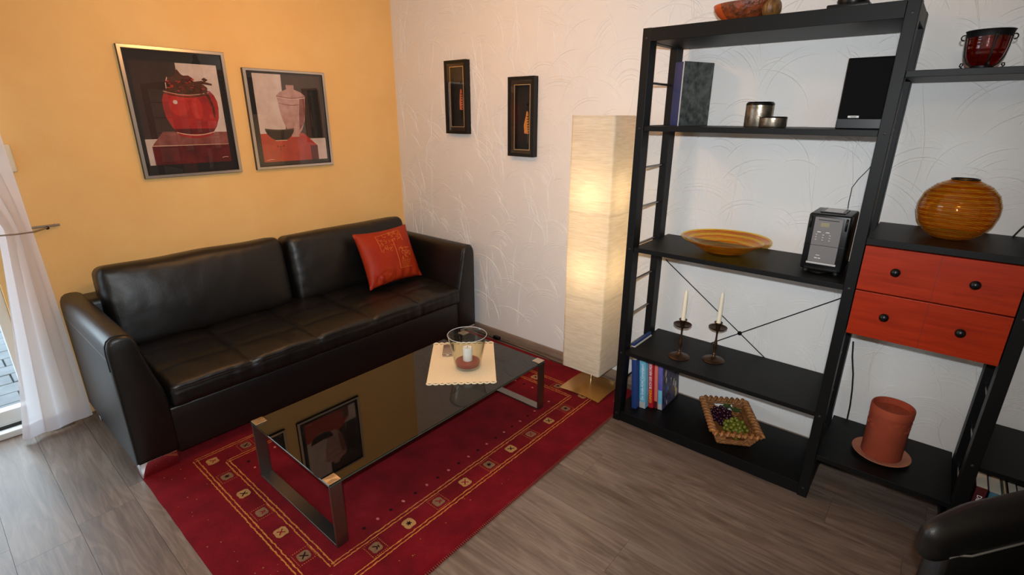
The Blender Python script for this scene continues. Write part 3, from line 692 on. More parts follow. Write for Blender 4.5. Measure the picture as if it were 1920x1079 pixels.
La = [('art_dark', [(A0, B0), (A1, B0), (A1, B1), (A0, B1)]), ('art_white', [(-1.482, 1.5), (A1, 1.5), (A1, B1), (-1.482, B1)]), ('art_white', [(A0, B0), (-1.6, B0), (-1.6, 1.467), (A0, 1.467)]),
      ('art_rose', [(-1.674, 1.428), (-1.608, 1.505), (A1, 1.5), (A1, 1.428)]), ('art_darkred', [(-1.674, B0), (A1, B0), (A1, 1.43), (-1.674, 1.43)]),
      ('art_line', [(-1.674, 1.4285), (A1, 1.4275), (A1, 1.4295), (-1.674, 1.4315)]),
      ('art_red', pot), ('art_darkred', [(-1.545, 1.52), (-1.33, 1.52), (-1.345, 1.49), (-1.525, 1.49)]),
      ('art_bright', ell(-1.50, 1.645, .05, .055)), ('art_bright', ell(-1.41, 1.63, .03, .06)), ('art_white', ell(-1.516, 1.664, .012, .011)), ('art_bright', ell(-1.455, 1.69, .06, .012)),
      ('art_line', arcband(cy, .10, 1.502, .016, .004)), ('art_red', arcband(cy, .092, 1.497, .018, .012)),
      ('art_bronze', [(-1.562, 1.726), (-1.54, 1.712), (-1.48, 1.702), (-1.42, 1.699), (-1.37, 1.705), (-1.338, 1.722), (-1.335, 1.745), (-1.352, 1.76), (-1.4, 1.765), (-1.47, 1.762), (-1.53, 1.752)]),
      ('art_bronze', [(-1.535, 1.75), (-1.532, 1.79), (-1.50, 1.80), (-1.478, 1.838), (-1.462, 1.812), (-1.44, 1.80), (-1.42, 1.79), (-1.40, 1.776), (-1.36, 1.782), (-1.306, 1.768), (-1.308, 1.759), (-1.36, 1.765), (-1.34, 1.745)]),
      ('art_darkred', [(-1.46, 1.805), (-1.425, 1.808), (-1.40, 1.79), (-1.44, 1.778)]), ('art_line', arcband(cy-.012, .118, 1.722, .018, .0025)), ('art_olive', arcband(cy-.012, .115, 1.713, .018, .005)),
      ('art_bronze', [(-1.352, 1.735), (-1.33, 1.70), (-1.315, 1.64), (-1.318, 1.58), (-1.326, 1.58), (-1.328, 1.64), (-1.342, 1.69), (-1.36, 1.72)]),
      ('art_bronze', [(-1.36, 1.79), (-1.345, 1.80), (-1.325, 1.788), (-1.345, 1.775)]),
      ('art_line', [(-1.536, 1.795), (-1.548, 1.765), (-1.55, 1.735), (-1.546, 1.735), (-1.544, 1.765), (-1.533, 1.79)]),
      ('art_line', [(-1.318, 1.352), (-1.30, 1.356), (-1.283, 1.3535), (-1.283, 1.3515), (-1.30, 1.3535), (-1.318, 1.3495)])]
ra = random.Random(12)
for i in range(60):
    a_, b_ = ra.uniform(-1.545, -1.345), 0; b_ = 1.715+ra.random()*(.075 if a_ < -1.40 else .04); La.append((ra.choice(('art_bronze', 'art_darkred', 'art_olive', 'art_orange')), ell(a_, b_, ra.uniform(.003, .012), ra.uniform(.002, .006), 7)))
layers(P, xb, La)
P, xb = picture('framed_print', 'smaller framed print of a pale lidded jar and dark bowl', -1.123, -.578, 1.260, 1.870, -1.104, -.596, 1.276, 1.856, 'framed still-life prints on the yellow wall')
A0, A1, B0, B1 = -1.067, -.617, 1.304, 1.843
jar = sym(-.832, [(.028, 1.458), (.024, 1.472), (.05, 1.50), (.076, 1.56), (.087, 1.62), (.092, 1.668), (.094, 1.69), (.099, 1.715), (.075, 1.737), (.04, 1.75), (.026, 1.756), (.027, 1.782)])
Lb = [('art_brown', [(A0, B0), (A1, B0), (A1, B1), (A0, B1)]), ('art_white', [(A0, 1.48), (-.895, 1.48), (-.885, B1), (A0, B1)]), ('art_white', [(-.74, B0), (A1, B0), (A1, 1.445), (-.74, 1.445)]),
      ('art_black', [(-.715, 1.445), (-.63, 1.445), (-.63, 1.76), (-.715, 1.755)]),
      ('art_orange', [(A0, B0), (-.682, B0), (-.682, 1.398), (-.775, 1.482), (A0, 1.482)]), ('art_darkred', [(-.735, B0), (-.682, B0), (-.682, 1.398), (-.735, 1.40)]),
      ('art_clay', jar), ('art_rose', [(-.80, 1.50), (-.765, 1.54), (-.745, 1.62), (-.742, 1.70), (-.775, 1.70), (-.79, 1.6)]), ('art_rose', arcband(-.832, .098, 1.716, .012, .004)), ('art_rose', arcband(-.832, .091, 1.672, .012, .004)), ('art_white', arcband(-.832, .095, 1.708, .012, .003)),
      ('art_bronze', ell(-.965, 1.402, .006, .004)), ('art_bronze', ell(-.945, 1.398, .005, .006)), ('art_bronze', ell(-.925, 1.402, .006, .004)), ('art_bronze', ell(-.946, 1.38, .003, .006)),
      ('art_black', sym(-.9365, [(.03, 1.437), (.06, 1.452), (.085, 1.478), (.099, 1.504)])), ('art_olive', arcband(-.9365, .098, 1.506, .008, -.008)), ('art_line', [(-.975, 1.44), (-.895, 1.44), (-.895, 1.436), (-.975, 1.436)]),
      ('art_line', [(-1.05, 1.318), (-1.015, 1.321), (-.998, 1.319), (-.998, 1.317), (-1.015, 1.3185), (-1.05, 1.3155)])]
layers(P, xb, Lb)
# shadow boxes on the white wall
def shadowbox(label, x0, x1, z0, z1, ix0, ix1, iz0, iz1, bead, dx, dz, tilt):
    B = thing('shadow_box', label, 'wall frame', ((x0+x1)/2, YW, z0), 'black shadow boxes on the white wall'); yf = -.006
    def ring(nm, o, i, ya, yb, m):
        mb = MB(); O = [(o[0], o[2]), (o[1], o[2]), (o[1], o[3]), (o[0], o[3])]; I = [(i[0], i[2]), (i[1], i[2]), (i[1], i[3]), (i[0], i[3])]
        for k in range(4): k2 = (k+1) % 4; mb.prism([O[k], O[k2], I[k2], I[k]], lambda a, b: (a, ya, b), lambda a, b: (a, yb, b))
        return mb.build(nm, m, B)
    fb = .020
    ring('frame', (x0, x1, z0, z1), (x0+fb, x1-fb, z0+fb, z1-fb), YW, yf, 'plastic_black')
    ring('inner_border', (x0+fb, x1-fb, z0+fb, z1-fb), (ix0, ix1, iz0, iz1), YW-.001, yf+.006, 'shadow_box_gold' if tilt else 'frame_dark')
    ring('gilt_edge', (ix0-.002, ix1+.002, iz0-.002, iz1+.002), (ix0+.0015, ix1-.0015, iz0+.0015, iz1-.0015), yf+.0065, yf+.005, 'gilt')
    bx('backing', (ix0-.001, ix1+.001, YW-.006, YW-.0005, iz0-.001, iz1+.001), 'box_backing', B, 0)
    bx('glass_pane', (x0+fb, x1-fb, yf+.0025, yf+.0035, z0+fb, z1-fb), 'pane_glass', B, 0)
    fg = MB(); yb = YW-.007     # slender figure: head, neck, dress, legs
    fg.lathe([(.0005, -.012), (.006, -.006), (.0075, 0), (.006, .007), (.0005, .011)], (dx, yb-.004, dz+.045), 12); fg.tube([(dx, yb-.003, dz+.036), (dx+.001, yb-.003, dz)], .0022, 6)
    for s_ in (-1, 1): fg.tube([(dx+s_*.005, yb-.002, dz-.13), (dx+s_*.004, yb-.002, dz-.195)], .0014, 6)
    f = fg.build('figure', 'dark_metal', B, 60)
    mb = MB(); mb.prism([(dx-.004, dz+.002), (dx+.005, dz), (dx+.012, dz-.05), (dx+.016, dz-.13), (dx+.004, dz-.134), (dx-.014-tilt*.006, dz-.132), (dx-.015-tilt*.01, dz-.08), (dx-.010, dz-.03)], lambda a, b: (a, yb, b), lambda a, b: (a+.0005, yb-.006, b)); mb.build('dress', bead, f)
    mb = MB()
    for i in range(7): mb.lathe([(.0004, -.004), (.0045, -.002), (.0045, .002), (.0004, .004)], (dx+.007+i*.001, yb-.008, dz-.03-i*.0155), 8)
    mb.build('button', 'box_backing', f)
shadowbox('black shadow box with a slim pink-dressed figure, nearer the yellow wall', .556, .768, 1.476, 1.954, .608, .736, 1.523, 1.912, 'bead_pink', .688, 1.769, 0)
shadowbox('black shadow box with a slim gold-dressed figure, nearer the floor lamp', 1.139, 1.350, 1.349, 1.828, 1.191, 1.315, 1.391, 1.780, 'bead_gold', 1.275, 1.623, 1)
scene.cycles.transmission_bounces = 12; scene.cycles.transparent_max_bounces = 16

# ------------------------------------------------------------------ shelving system
U = thing('shelving_unit', 'tall black open shelving system with ladder sides and cherry drawers', 'shelf', (3.2, -.18, 0))
HT = 1.96; RUNG = [.234+.1885*i for i in range(9)]
def side(xa, xb):
    ya, yb = -.381, -.315; yc, yd = -.085, -.018
    f = bx('post', (xa, xb, ya, yb, 0, HT), 'black_lacquer', U, .0018)
    bx('post', (xa, xb, yc, yd, 0, HT), 'black_lacquer', U, .0018)
    bx('cross_rail', (xa+.001, xb-.001, yb, yc, HT-.056, HT-.002), 'black_lacquer', U, .0015)
    bx('cross_rail', (xa+.001, xb-.001, yb, yc, .002, .054), 'black_lacquer', U, .0015)
    xm = (xa+xb)/2
    for z in RUNG:
        MB().cyl((xm, yb-.002, z), (xm, yc+.002, z), .0055, 10).build('rung', 'rod_steel', U, 60)
    for z in (.044, .41, .976, 1.545, 1.92):
        mb = MB(); mb.lathe([(.0055, 0), (.0055, .0012), (.004, .002), (.0005, .0022)], (0, 0, 0), 12, mtx=TR(xm, ya, z) @ RX(PI/2)); mb.build('bolt', 'bolt', f, 50)
side(2.235, 2.273); side(3.162, 3.200); side(3.647, 3.687); side(4.575, 4.615)
YF, YK = -.376, .028
def board(x0, x1, z0, z1, yk=YK, yf=YF, name='shelf_board'): return bx(name, (x0+.0005, x1-.0005, yf, yk, z0, z1), 'black_lacquer', U, .0012)
board(2.273, 3.162, 1.906, 1.959, -.018, -.381)
for z in (1.556, .987, .423): board(2.273, 3.162, z-.022, z)
board(2.273, 3.162, .002, .0595, .018)
board(3.2, 3.647, 1.725, 1.746); board(3.2, 3.647, 1.153, 1.177); board(3.2, 3.647, .203, .226)
board(3.687, 4.575, .392, .412); board(3.687, 4.575, .095, .118, .012); board(3.687, 4.575, 1.906, 1.959, -.018, -.381); board(3.687, 4.575, .965, .987)
for (p, q) in (((2.273, .838), (3.162, .198)), ((2.273, .198), (3.162, .838))):
    MB().cyl((p[0], .0315, p[1]), (q[0], .0315, q[1]), .0028, 8).build('cross_brace', 'dark_metal', U, 60)
MB().cyl((2.7175, .026, .518), (2.7175, .034, .518), .011, 16).build('brace_disc', 'dark_metal', U, 40)
dx0, dx1 = 3.2015, 3.6455
bx('drawer_case', (dx0, dx1, -.356, .02, .806, 1.152), 'black_lacquer', U, 0)
for (z0, z1, kz) in ((.981, 1.149, 1.07), (.800, .976, .896)):
    d = bx('drawer', (dx0+.0015, dx1-.0015, -.379, -.357, z0, z1), 'cherry_wood', U, .0012)
    bx('groove', (3.4235, 3.4245, -.3794, -.378, z0+.001, z1-.001), 'book_maroon', d, 0)
    for kx in (3.309, 3.526):
        mb = MB(); mb.lathe([(.007, 0), (.007, .008), (.011, .011), (.0152, .018), (.0148, .025), (.010, .031), (.0005, .033)], (0, 0, 0), 24, mtx=TR(kx, -.379, kz) @ RX(PI/2)); mb.build('knob', 'plastic_black', d, 60)
# ------------------------------------------------------------------ things on the left bay
zs = 1.556
al = thing('photo_album', 'thick upright album with blue spine and dark patterned cover', 'album', (2.34, -.08, zs), None)
e0 = Vector((2.338, -.155)); dcv = Vector((.38, .925)); dsp = Vector((-.925, .38))
am = Matrix(((dcv.x, dsp.x, 0, e0.x), (dcv.y, dsp.y, 0, e0.y), (0, 0, 1, zs), (0, 0, 0, 1)))
mb = MB(); mb.box(0, .195, 0, .052, 0, .283, bev=.002, mtx=am); mb.build('spine_block', 'album_blue', al, 40)
mb = MB(); mb.box(.003, .197, -.003, .0005, .0, .285, bev=.0012, mtx=am); mb.build('front_cover', 'album_cover', al, 40)
mb = MB(); mb.box(.0, .0035, -.0034, .0006, .0, .285, mtx=am); mb.build('cover_edge', 'badge', al)
def canister(label, x, y, r, h):
    c = thing('metal_canister', label, 'canister', (x, y, zs), 'metal canisters on the shelf')
    mb = MB(); mb.lathe([(r*.9, 0), (r*.97, .002), (r, .006), (r, h*.86)], (x, y, zs), 40); mb.build('body', 'pewter', c, 40)
    mb = MB(); mb.lathe([(r*1.01, h*.86), (r*1.01, h*.9), (r*.98, h*.95), (r*.88, h), (r*.5, h*.995), (.0005, h*.99)], (x, y, zs), 40); mb.build('lid', 'gunmetal', c, 40)
canister('taller round pewter canister with a dark rim', 2.712, -.20, .055, .102)
canister('low round pewter canister in front of the taller one', 2.785, -.255, .052, .044)
sp = thing('loudspeaker', 'black bookshelf loudspeaker with silver badge on the upper shelf', 'loudspeaker', (3.09, -.18, zs))
bx('cabinet', (3.012, 3.158, -.275, -.07, zs, zs+.247), 'plastic_black', sp, .004)
bx('grille', (3.016, 3.154, -.285, -.2755, zs+.036, zs+.243), 'grille_cloth', sp, .004)
bg = bx('badge', (3.048, 3.083, -.2868, -.2852, zs+.040, zs+.0475), 'badge', sp, .0006)
bx('badge_print', (3.056, 3.075, -.2871, -.2868, zs+.0428, zs+.0448), 'grille_cloth', bg, 0)
z3 = .987
BX, BY = 2.649, -.208
mb = MB(); mb.lathe([(.0005, 0), (.070, 0), (.078, .004), (.105, .022), (.140, .044), (.170, .061), (.196, .073), (.1985, .0755), (.196, .0775), (.168, .067), (.136, .050), (.100, .028), (.07, .011), (.0005, .010)], (BX, BY, z3), 72)
bw = tag(mb.build('glass_bowl', 'amber_glass', None, 50), 'wide shallow amber glass bowl on the middle shelf', 'bowl')
mb = MB(); rb = random.Random(2)
for r, z in ((.100, .0205), (.118, .0325), (.136, .0435), (.154, .0545), (.172, .0645), (.186, .0715)):
    mb.tube([(BX+r*math.cos(2*PI*i/72), BY+r*math.sin(2*PI*i/72), z3+z+.0008*math.sin(i*.6)) for i in range(72)], .0009, 5, closed=True)
mb.build('glass_thread', 'amber_rib', bw, 60)
# mini stereo
RD = thing('mini_stereo', 'compact black stereo with silver front panel beside the post', 'stereo', (3.06, -.18, z3))
rx0, rx1, ry0, ry1, rz0, rz1 = 2.983, 3.132, -.27, -.085, z3+.012, z3+.243
mb = MB(); mb.rbox(((rx0+rx1)/2, (ry0+ry1)/2, (rz0+rz1)/2), ((rx1-rx0)/2, (ry1-ry0)/2, (rz1-rz0)/2), .008, d=2); mb.build('body', 'plastic_black', RD, 60)
mb = MB()
for (ax, ay) in ((rx0+.02, ry0+.025), (rx1-.02, ry0+.025), (rx0+.02, ry1-.02), (rx1-.02, ry1-.02)): MB().lathe([(.012, 0), (.012, .0125)], (ax, ay, z3), 12).build('foot', 'black_rubber', RD, 40)
mb = MB(); mb.lathe([(.03, 0), (.034, .002), (.034, .006), (.03, .008)], (rx0+.07, ry0+.008, z3+.004), 24); mb.build('base_ring', 'gunmetal', RD, 40)
fp = bx('front_panel', (rx0+.024, rx1-.026, ry0-.005, ry0+.001, rz0+.034, rz1-.012), 'plastic_silver', RD, .002)
bx('panel_edge', (rx0+.02, rx1-.022, ry0-.007, ry0, rz0+.026, rz0+.034), 'plastic_light', RD, .002)
bx('panel_split', (rx0+.002, rx1-.002, ry0-.0056, ry0+.0002, rz0+.104, rz0+.1055), 'plastic_black', RD, 0)
bx('display', (rx0+.047, rx0+.078, ry0-.006, ry0-.0048, rz1-.05, rz1-.033), 'lcd', fp, .0006)
bx('title_strip', (rx0+.036, rx1-.04, ry0-.0055, ry0-.0048, rz1-.024, rz1-.0215), 'gunmetal', fp, 0)
for i in range(3):
    for j in range(3): bx('button', (rx0+.036+i*.024, rx0+.042+i*.024, ry0-.0068, ry0-.0048, rz1-.084-j*.0105, rz1-.0805-j*.0105), 'plastic_light', fp, .0005)
for i in range(2): bx('button_label', (rx0+.04+i*.03, rx0+.053+i*.03, ry0-.0054, ry0-.0048, rz1-.073, rz1-.0705), 'ink_white', fp, 0)
bx('logo', (rx0+.05, rx0+.064, ry0-.0054, ry0-.0048, rz0+.063, rz0+.0648), 'ink_white', fp, 0); bx('logo', (rx0+.047, rx0+.057, ry0-.0054, ry0-.0048, rz0+.051, rz0+.0535), 'ink_white', fp, 0); bx('logo', (rx0+.060, rx0+.069, ry0-.0054, ry0-.0048, rz0+.0508, rz0+.0532), 'ink_white', fp, 0)
for xx in (rx0+.010, rx1-.014):
    mb = MB(); mb.tube([(xx, ry0+.002, rz1-.058), (xx, ry0-.004, rz1-.05), (xx, ry0-.005, rz1-.035), (xx, ry0-.004, rz1-.02), (xx, ry0+.002, rz1-.012)], .004, 8); mb.build('side_dial', 'gunmetal', RD, 60)
ld = bx('disc_lid', (rx0+.03, rx1-.03, ry0+.04, ry1-.025, rz1-.001, rz1+.004), 'gunmetal', RD, .002)
bx('lid_window', (rx0+.042, rx1-.042, ry0+.06, ry1-.04, rz1+.0038, rz1+.0048), 'plastic_light', ld, 0)
bx('tray', (rx0+.016, rx1-.012, ry0-.006, ry0+.002, rz0+.002, rz0+.012), 'gunmetal', RD, .002)
# speaker wire
W_ = thing('speaker_wire', 'thin red and black speaker wire running down to the stereo', 'wire', (3.1, 0, 1.235))
MB().tube([(3.136, -.05, 1.56), (3.137, .005, 1.53), (3.141, .02, 1.46)], .0016, 6).build('red_strand', 'cable_red', W_, 60)
MB().tube([(3.141, .02, 1.46), (3.135, .022, 1.42), (3.115, .02, 1.385), (3.09, .018, 1.345), (3.075, .016, 1.31), (3.076, .01, 1.28), (3.079, -.02, 1.262), (3.084, -.06, 1.252), (3.088, -.083, 1.236)], .0016, 6).build('black_strand', 'cable_black', W_, 60)
# candlesticks
z4 = .423
def candlestick(x, y, lab1, lab2, h):
    c = thing('candlestick', lab1, 'candlestick', (x, y, z4), 'bronze candlesticks')
    mb = MB(); mb.lathe([(.052, 0), (.054, .002), (.050, .006), (.036, .011), (.018, .015), (.009, .021), (.006, .03)], (x, y, z4), 40); mb.build('foot', 'bronze', c, 50)
    mb = MB(); mb.lathe([(.006, .03), (.009, .034), (.006, .039), (.005, .05), (.0085, .062), (.0105, .078), (.0085, .095), (.005, .112), (.0042, .14), (.006, .16), (.008, .168)], (x, y, z4), 24); mb.build('stem', 'bronze', c, 60)
    mb = MB(); mb.lathe([(.008, .166), (.02, .168), (.036, .173), (.044, .180), (.0445, .182), (.036, .1765), (.012, .173)], (x, y, z4), 40); mb.build('drip_pan', 'bronze', c, 50)
    mb = MB(); mb.lathe([(.010, .172), (.012, .19), (.0155, .202), (.0205, .206), (.0195, .208), (.0125, .205), (.011, .185)], (x, y, z4), 28); mb.build('cup', 'bronze', c, 50)
    k_ = thing('taper_candle', lab2, 'candle', (x, y, z4+.19), 'ivory taper candles')
    mb = MB(); mb.lathe([(.0108, .186), (.0108, .21), (.0100, h-.03), (.0085, h-.014), (.003, h-.002), (.0005, h)], (x, y, z4), 20); mb.build('wax', 'candle_wax', k_, 50)
    mb = MB(); mb.tube([(x, y, z4+h-.003), (x+.001, y, z4+h+.009)], .0009, 5); mb.build('wick', 'candle_wax', k_)
candlestick(2.514, -.25, 'bronze candlestick nearer the front edge of the shelf', 'ivory taper candle in the front bronze candlestick', .365)
candlestick(2.663, -.172, 'bronze candlestick further back, right of the other', 'ivory taper candle in the rear bronze candlestick', .368)
# magazine lying at the left edge of the candle shelf
mg = thing('blue_magazine', 'thin blue-covered booklet lying at the left edge of the candle shelf', 'booklet', (2.287, -.18, z4))
bx('pages', (2.2745, 2.292, -.30, -.10, z4, z4+.007), 'paper', mg, 0); bx('cover', (2.274, 2.288, -.302, -.098, z4+.007, z4+.022), 'book_navy', mg, .001)
# books at the bottom left
z5 = .0595
def book(label, x, yf, wd, h, dp, m, lean, text=None, tm=None, bands=(), side=None):
    b = thing('book', label, 'book', (x, yf, z5), 'books leaning on the bottom shelf')
    mt = TR(x, yf, z5) @ RY(lean)
    mb = MB(); mb.box(0, wd, 0, dp, 0, h, bev=.0015, mtx=mt); mb.build('cover', m, b, 40)
    mb = MB(); mb.box(.002, wd-.002, .004, dp+.0005, h-.002, h+.0005, mtx=mt); mb.box(.002, wd-.002, .01, dp+.001, .003, h-.003, mtx=mt); mb.build('pages', 'paper', b)
    for (z0, z1, mm) in bands:
        mb = MB(); mb.box(.0008, wd-.0008, -.0005, .001, z0*h, z1*h, mtx=mt); mb.build('spine_band', mm, b)
    if text:
        for (s_, zc, size, mm, sx) in text:
            text_part('spine_lettering', s_, size, mt @ TR(wd/2, -.0008, zc*h) @ RX(PI/2) @ RZ(PI/2), mm, b, sx=sx)
    if side:
        mb = MB(); mb.box(wd-.0004, wd+.0003, .002, dp-.001, .002, h-.002, mtx=mt); mb.build('cover_photo', 'book_photo', b)
        rs = random.Random(5)
        for i in range(26):
            mb = MB(); cy_, cz_ = rs.uniform(.02, dp-.02), rs.uniform(.02, h-.03); q = rs.uniform(.008, .022)
            cy_ = max(cy_, q*.8+.002); cy_ = min(cy_, dp-q*.8-.002); cz_ = min(max(cz_, q*1.7+.002), h-q*1.7-.002)
            pts = [(cy_+q*.75*math.cos(a)*rs.uniform(.6, 1), cz_+q*1.6*math.sin(a)*rs.uniform(.6, 1)) for a in [k_*PI/4 for k_ in range(8)]]
            mb.flat(pts, lambda a_, b_: (wd+.0006+i*.00004, a_, b_)); bmesh.ops.transform(mb.bm, matrix=mt, verts=mb.bm.verts); mb.build('cover_picture', rs.choice(side), b)
    return b
LN = -.085
book('plain navy blue book, leftmost on the bottom shelf', 2.306, -.306, .027, .292, .21, 'book_navy', LN)
book('light blue book with white spine lettering on the bottom shelf', 2.335, -.270, .035, .288, .205, 'book_cyan', LN, [('Das Große ADAC Campingbuch', .55, .021, 'ink_white', .78)], bands=((0, .13, 'plastic_light'),))
book('red book with white and yellow spine lettering on the bottom shelf', 2.3725, -.238, .027, .276, .20, 'book_red', LN, [('BUCH DER REKORDE', .69, .021, 'ink_white', .74), ('GUINNESS', .255, .022, 'ink_yellow', .80)])
book('salmon pink slim book between the red and violet ones', 2.402, -.226, .018, .272, .19, 'book_salmon', LN, [('Reisen', .38, .012, 'ink_white', 1)] if False else None, bands=((0, .16, 'book_maroon'),))
book('violet-blue picture book with colourful cover, rightmost on the bottom shelf', 2.4225, -.222, .024, .278, .225, 'book_violet', LN, bands=((.0, .12, 'plastic_light'), (.12, .42, 'book_cyan')), side=['art_white', 'plastic_light', 'book_violet', 'art_clay', 'leaf_green', 'book_cyan', 'book_photo', 'book_ochre', 'ink_yellow'])
# basket with grapes
bc = Vector((2.787, -.176)); ba = math.radians(29.5); bu = Vector((math.cos(ba), math.sin(ba))); bv = Vector((-math.sin(ba), math.cos(ba)))
def bk(u, v_, z): return (bc.x+bu.x*u+bv.x*v_, bc.y+bu.y*u+bv.y*v_, z5+z)
K = thing('wicker_basket', 'small rectangular wicker tray basket holding grapes on the bottom shelf', 'basket', (bc.x, bc.y, z5))
BW0, BL0, BW1, BL1, BHt = .074, .125, .108, .166, .082
def bring(f):
    return BW0+(BW1-BW0)*f, BL0+(BL1-BL0)*f
mb = MB(); mb.flat([(-BW0, -BL0), (BW0, -BL0), (BW0, BL0), (-BW0, BL0)], lambda u, v_: bk(u, v_, .004)); mb.flat([(-BW0, -BL0), (-BW0, BL0), (BW0, BL0), (BW0, -BL0)], lambda u, v_: bk(u, v_, .001)); mb.build('base', 'wicker_dark', K)
for i in range(9):                              # woven rows with a grip slot left open at both ends
    f = (i+.5)/9.6; w0, l0 = bring(f); z = .004+BHt*f; slot = 4 <= i <= 6; mb = MB()
    def run(p, q, ph):
        N = 28; pts = []
        for j in range(N+1):
            s_ = j/N; pts.append(bk(p[0]+(q[0]-p[0])*s_+(.0022*math.sin(j*1.57+ph) if abs(q[0]-p[0]) < .001 else 0), p[1]+(q[1]-p[1])*s_+(.0022*math.sin(j*1.57+ph) if abs(q[1]-p[1]) < .001 else 0), z))
        mb.tube(pts, .0046, 6)
    ph = PI*(i % 2)
    run((-w0, -l0), (-w0, l0), ph); run((w0, -l0), (w0, l0), ph)
    for s_ in (-1, 1):
        if slot: run((-w0, s_*l0), (-w0*.5, s_*l0), ph); run((w0*.5, s_*l0), (w0, s_*l0), ph)
        else: run((-w0, s_*l0), (w0, s_*l0), ph)
    mb.build('woven_row', 'wicker' if i % 3 else 'wicker_dark', K, 70)
mb = MB()                                       # thick wrapped rim: coils around the edge
cr = [(-BW1, -BL1), (BW1, -BL1), (BW1, BL1), (-BW1, BL1)]
for k_ in range(4):
    p, q = Vector(cr[k_]), Vector(cr[(k_+1) % 4]); L = (q-p).length; N = int(L/.027)
    for j in range(N):
        c_ = p+(q-p)*((j+.5)/N); d_ = (q-p)/L; nn = Vector((-d_.y, d_.x)); pts = []
        for m_ in range(7):
            a_ = -1.9+m_*.63; o_ = c_+nn*(.0115*math.sin(a_))+d_*(.020*(m_/6-.5)); pts.append(bk(o_.x, o_.y, BHt+.001+.0085*math.cos(a_)))
        mb.tube(pts, .0088, 7)
    mb.tube([bk(*(p), BHt), bk(*(q), BHt)], .0075, 8)
mb.build('wrapped_rim', 'wicker', K, 70)
rg = random.Random(21)
ico = bmesh.new(); bmesh.ops.create_icosphere(ico, subdivisions=2, radius=1); gm = bpy.data.meshes.new('grape'); ico.to_mesh(gm); ico.free(); gm.polygons.foreach_set('use_smooth', [True]*len(gm.polygons))
def grapes(label, cu, cv, au, av, n, m, r, tilt):
    g_ = thing('grape_bunch', label, 'grapes', bk(cu, cv, .012), 'decorative grape bunches in the basket'); me = gm.copy(); me.materials.append(MATS[m]); W = world_of(g_).inverted(); got = []
    tries = 0
    while len(got) < n and tries < 6000:
        tries += 1
        u, v_ = rg.uniform(-1, 1), rg.uniform(-1, 1)
        if u*u+v_*v_ > 1: continue
        hmax = (.034+.036*(1-u*u-v_*v_))
        p = Vector(bk(cu+u*au*math.cos(tilt)-v_*av*math.sin(tilt), cv+u*au*math.sin(tilt)+v_*av*math.cos(tilt), .012+r+rg.random()**.6*hmax))
        if any((p-q).length < r*1.72 for q in got): continue
        got.append(p); o = bpy.data.objects.new('grape', me); COL.objects.link(o); o.parent = g_; o.matrix_parent_inverse = W; o.location = p; o.scale = (r, r, r*rg.uniform(1, 1.15))
    return g_
gd = grapes('dark purple grape bunch at the back of the wicker basket', -.022, .055, .052, .072, 62, 'grape_dark', .0095, .3)
gg = grapes('green grape bunch at the front of the wicker basket', .022, -.048, .056, .062, 52, 'grape_green', .0105, -.4)
for (u, v_, a_) in ((.05, .09, .4), (.01, .118, 2.0)):
    mb = MB(); L_n = []
    for j in range(10):
        q = 2*PI*j/10; rr_ = .024*(1+.28*math.cos(5*q)); L_n.append((u+rr_*math.cos(q+a_), v_+rr_*math.sin(q+a_)))
    mb.prism(L_n, lambda a, b: bk(a, b, .074), lambda a, b: bk(a, b, .0748)); mb.build('leaf', 'leaf_green', gd)
mb = MB(); mb.tube([bk(.0, .10, .05), bk(.012, .13, .085), bk(.03, .15, .092)], .0022, 6); mb.build('stalk', 'leaf_green', gd)
# carved bowl and dark figure foot on top
zt_ = 1.9595
tb = thing('carved_bowl', 'carved brown wooden bird-shaped bowl on top of the shelving', 'bowl', (2.62, -.25, zt_))
def egg(cx, cy_, cz, a, b, c_, lo, n1=26, n2=14, cut=None):
    mb = MB()
    def f(p, q):
        th = 2*PI*p; ph = -PI/2+PI*q*lo; 
        return (cx+a*math.cos(th)*math.cos(ph), cy_+b*math.sin(th)*math.cos(ph), cz+c_*math.sin(ph))
    return mb.grid(f, n1, n2, cu=True)
cp = [(.0, .0), (.45, .0), (.62, .012), (.82, .032), (.95, .052), (1.0, .068), (.985, .071), (.93, .066), (.80, .045), (.5, .022), (.0, .018)]
mb = MB(); n_ = 40; rings = []
for (r, z) in cp: rings.append([mb.v((2.605+(.118*r+(.010*z/.07 if math.cos(2*PI*i/n_) < 0 else 0)*0)*math.cos(2*PI*i/n_), -.25+.085*r*math.sin(2*PI*i/n_), zt_+z+.006*(math.cos(2*PI*i/n_) > .3)*r)) for i in range(n_)])
for p_, q_ in zip(rings, rings[1:]):
    for i in range(n_):
        mb.mi = 1 if math.cos(2*PI*(i+.5)/n_) < -.62 else 0; mb.face((p_[i], p_[(i+1) % n_], q_[(i+1) % n_], q_[i]))
bmesh.ops.remove_doubles(mb.bm, verts=mb.bm.verts[:], dist=.0002); mb.build('bowl_body', ['carved_wood', 'orange_wood'], tb, 60)
mb = egg(2.712, -.25, zt_+.043, .036, .05, .040, 1.0); mb.build('striped_head', 'striped_wood', tb, 70)
fg = thing('dark_figurine', 'dark figurine foot at the top edge of the shelving', 'figurine', (2.985, -.27, zt_))
mb = MB(); mb.box(2.92, 3.05, -.33, -.21, zt_, zt_+.018, bev=.004); mb.build('plinth', 'plastic_black', fg, 40)
mb = MB(); mb.lathe([(.045, .018), (.05, .03), (.045, .06), (.055, .12), (.04, .17), (.02, .2), (.026, .225), (.0005, .25)], (2.99, -.27, zt_), 28); mb.build('body', 'gunmetal', fg, 60)
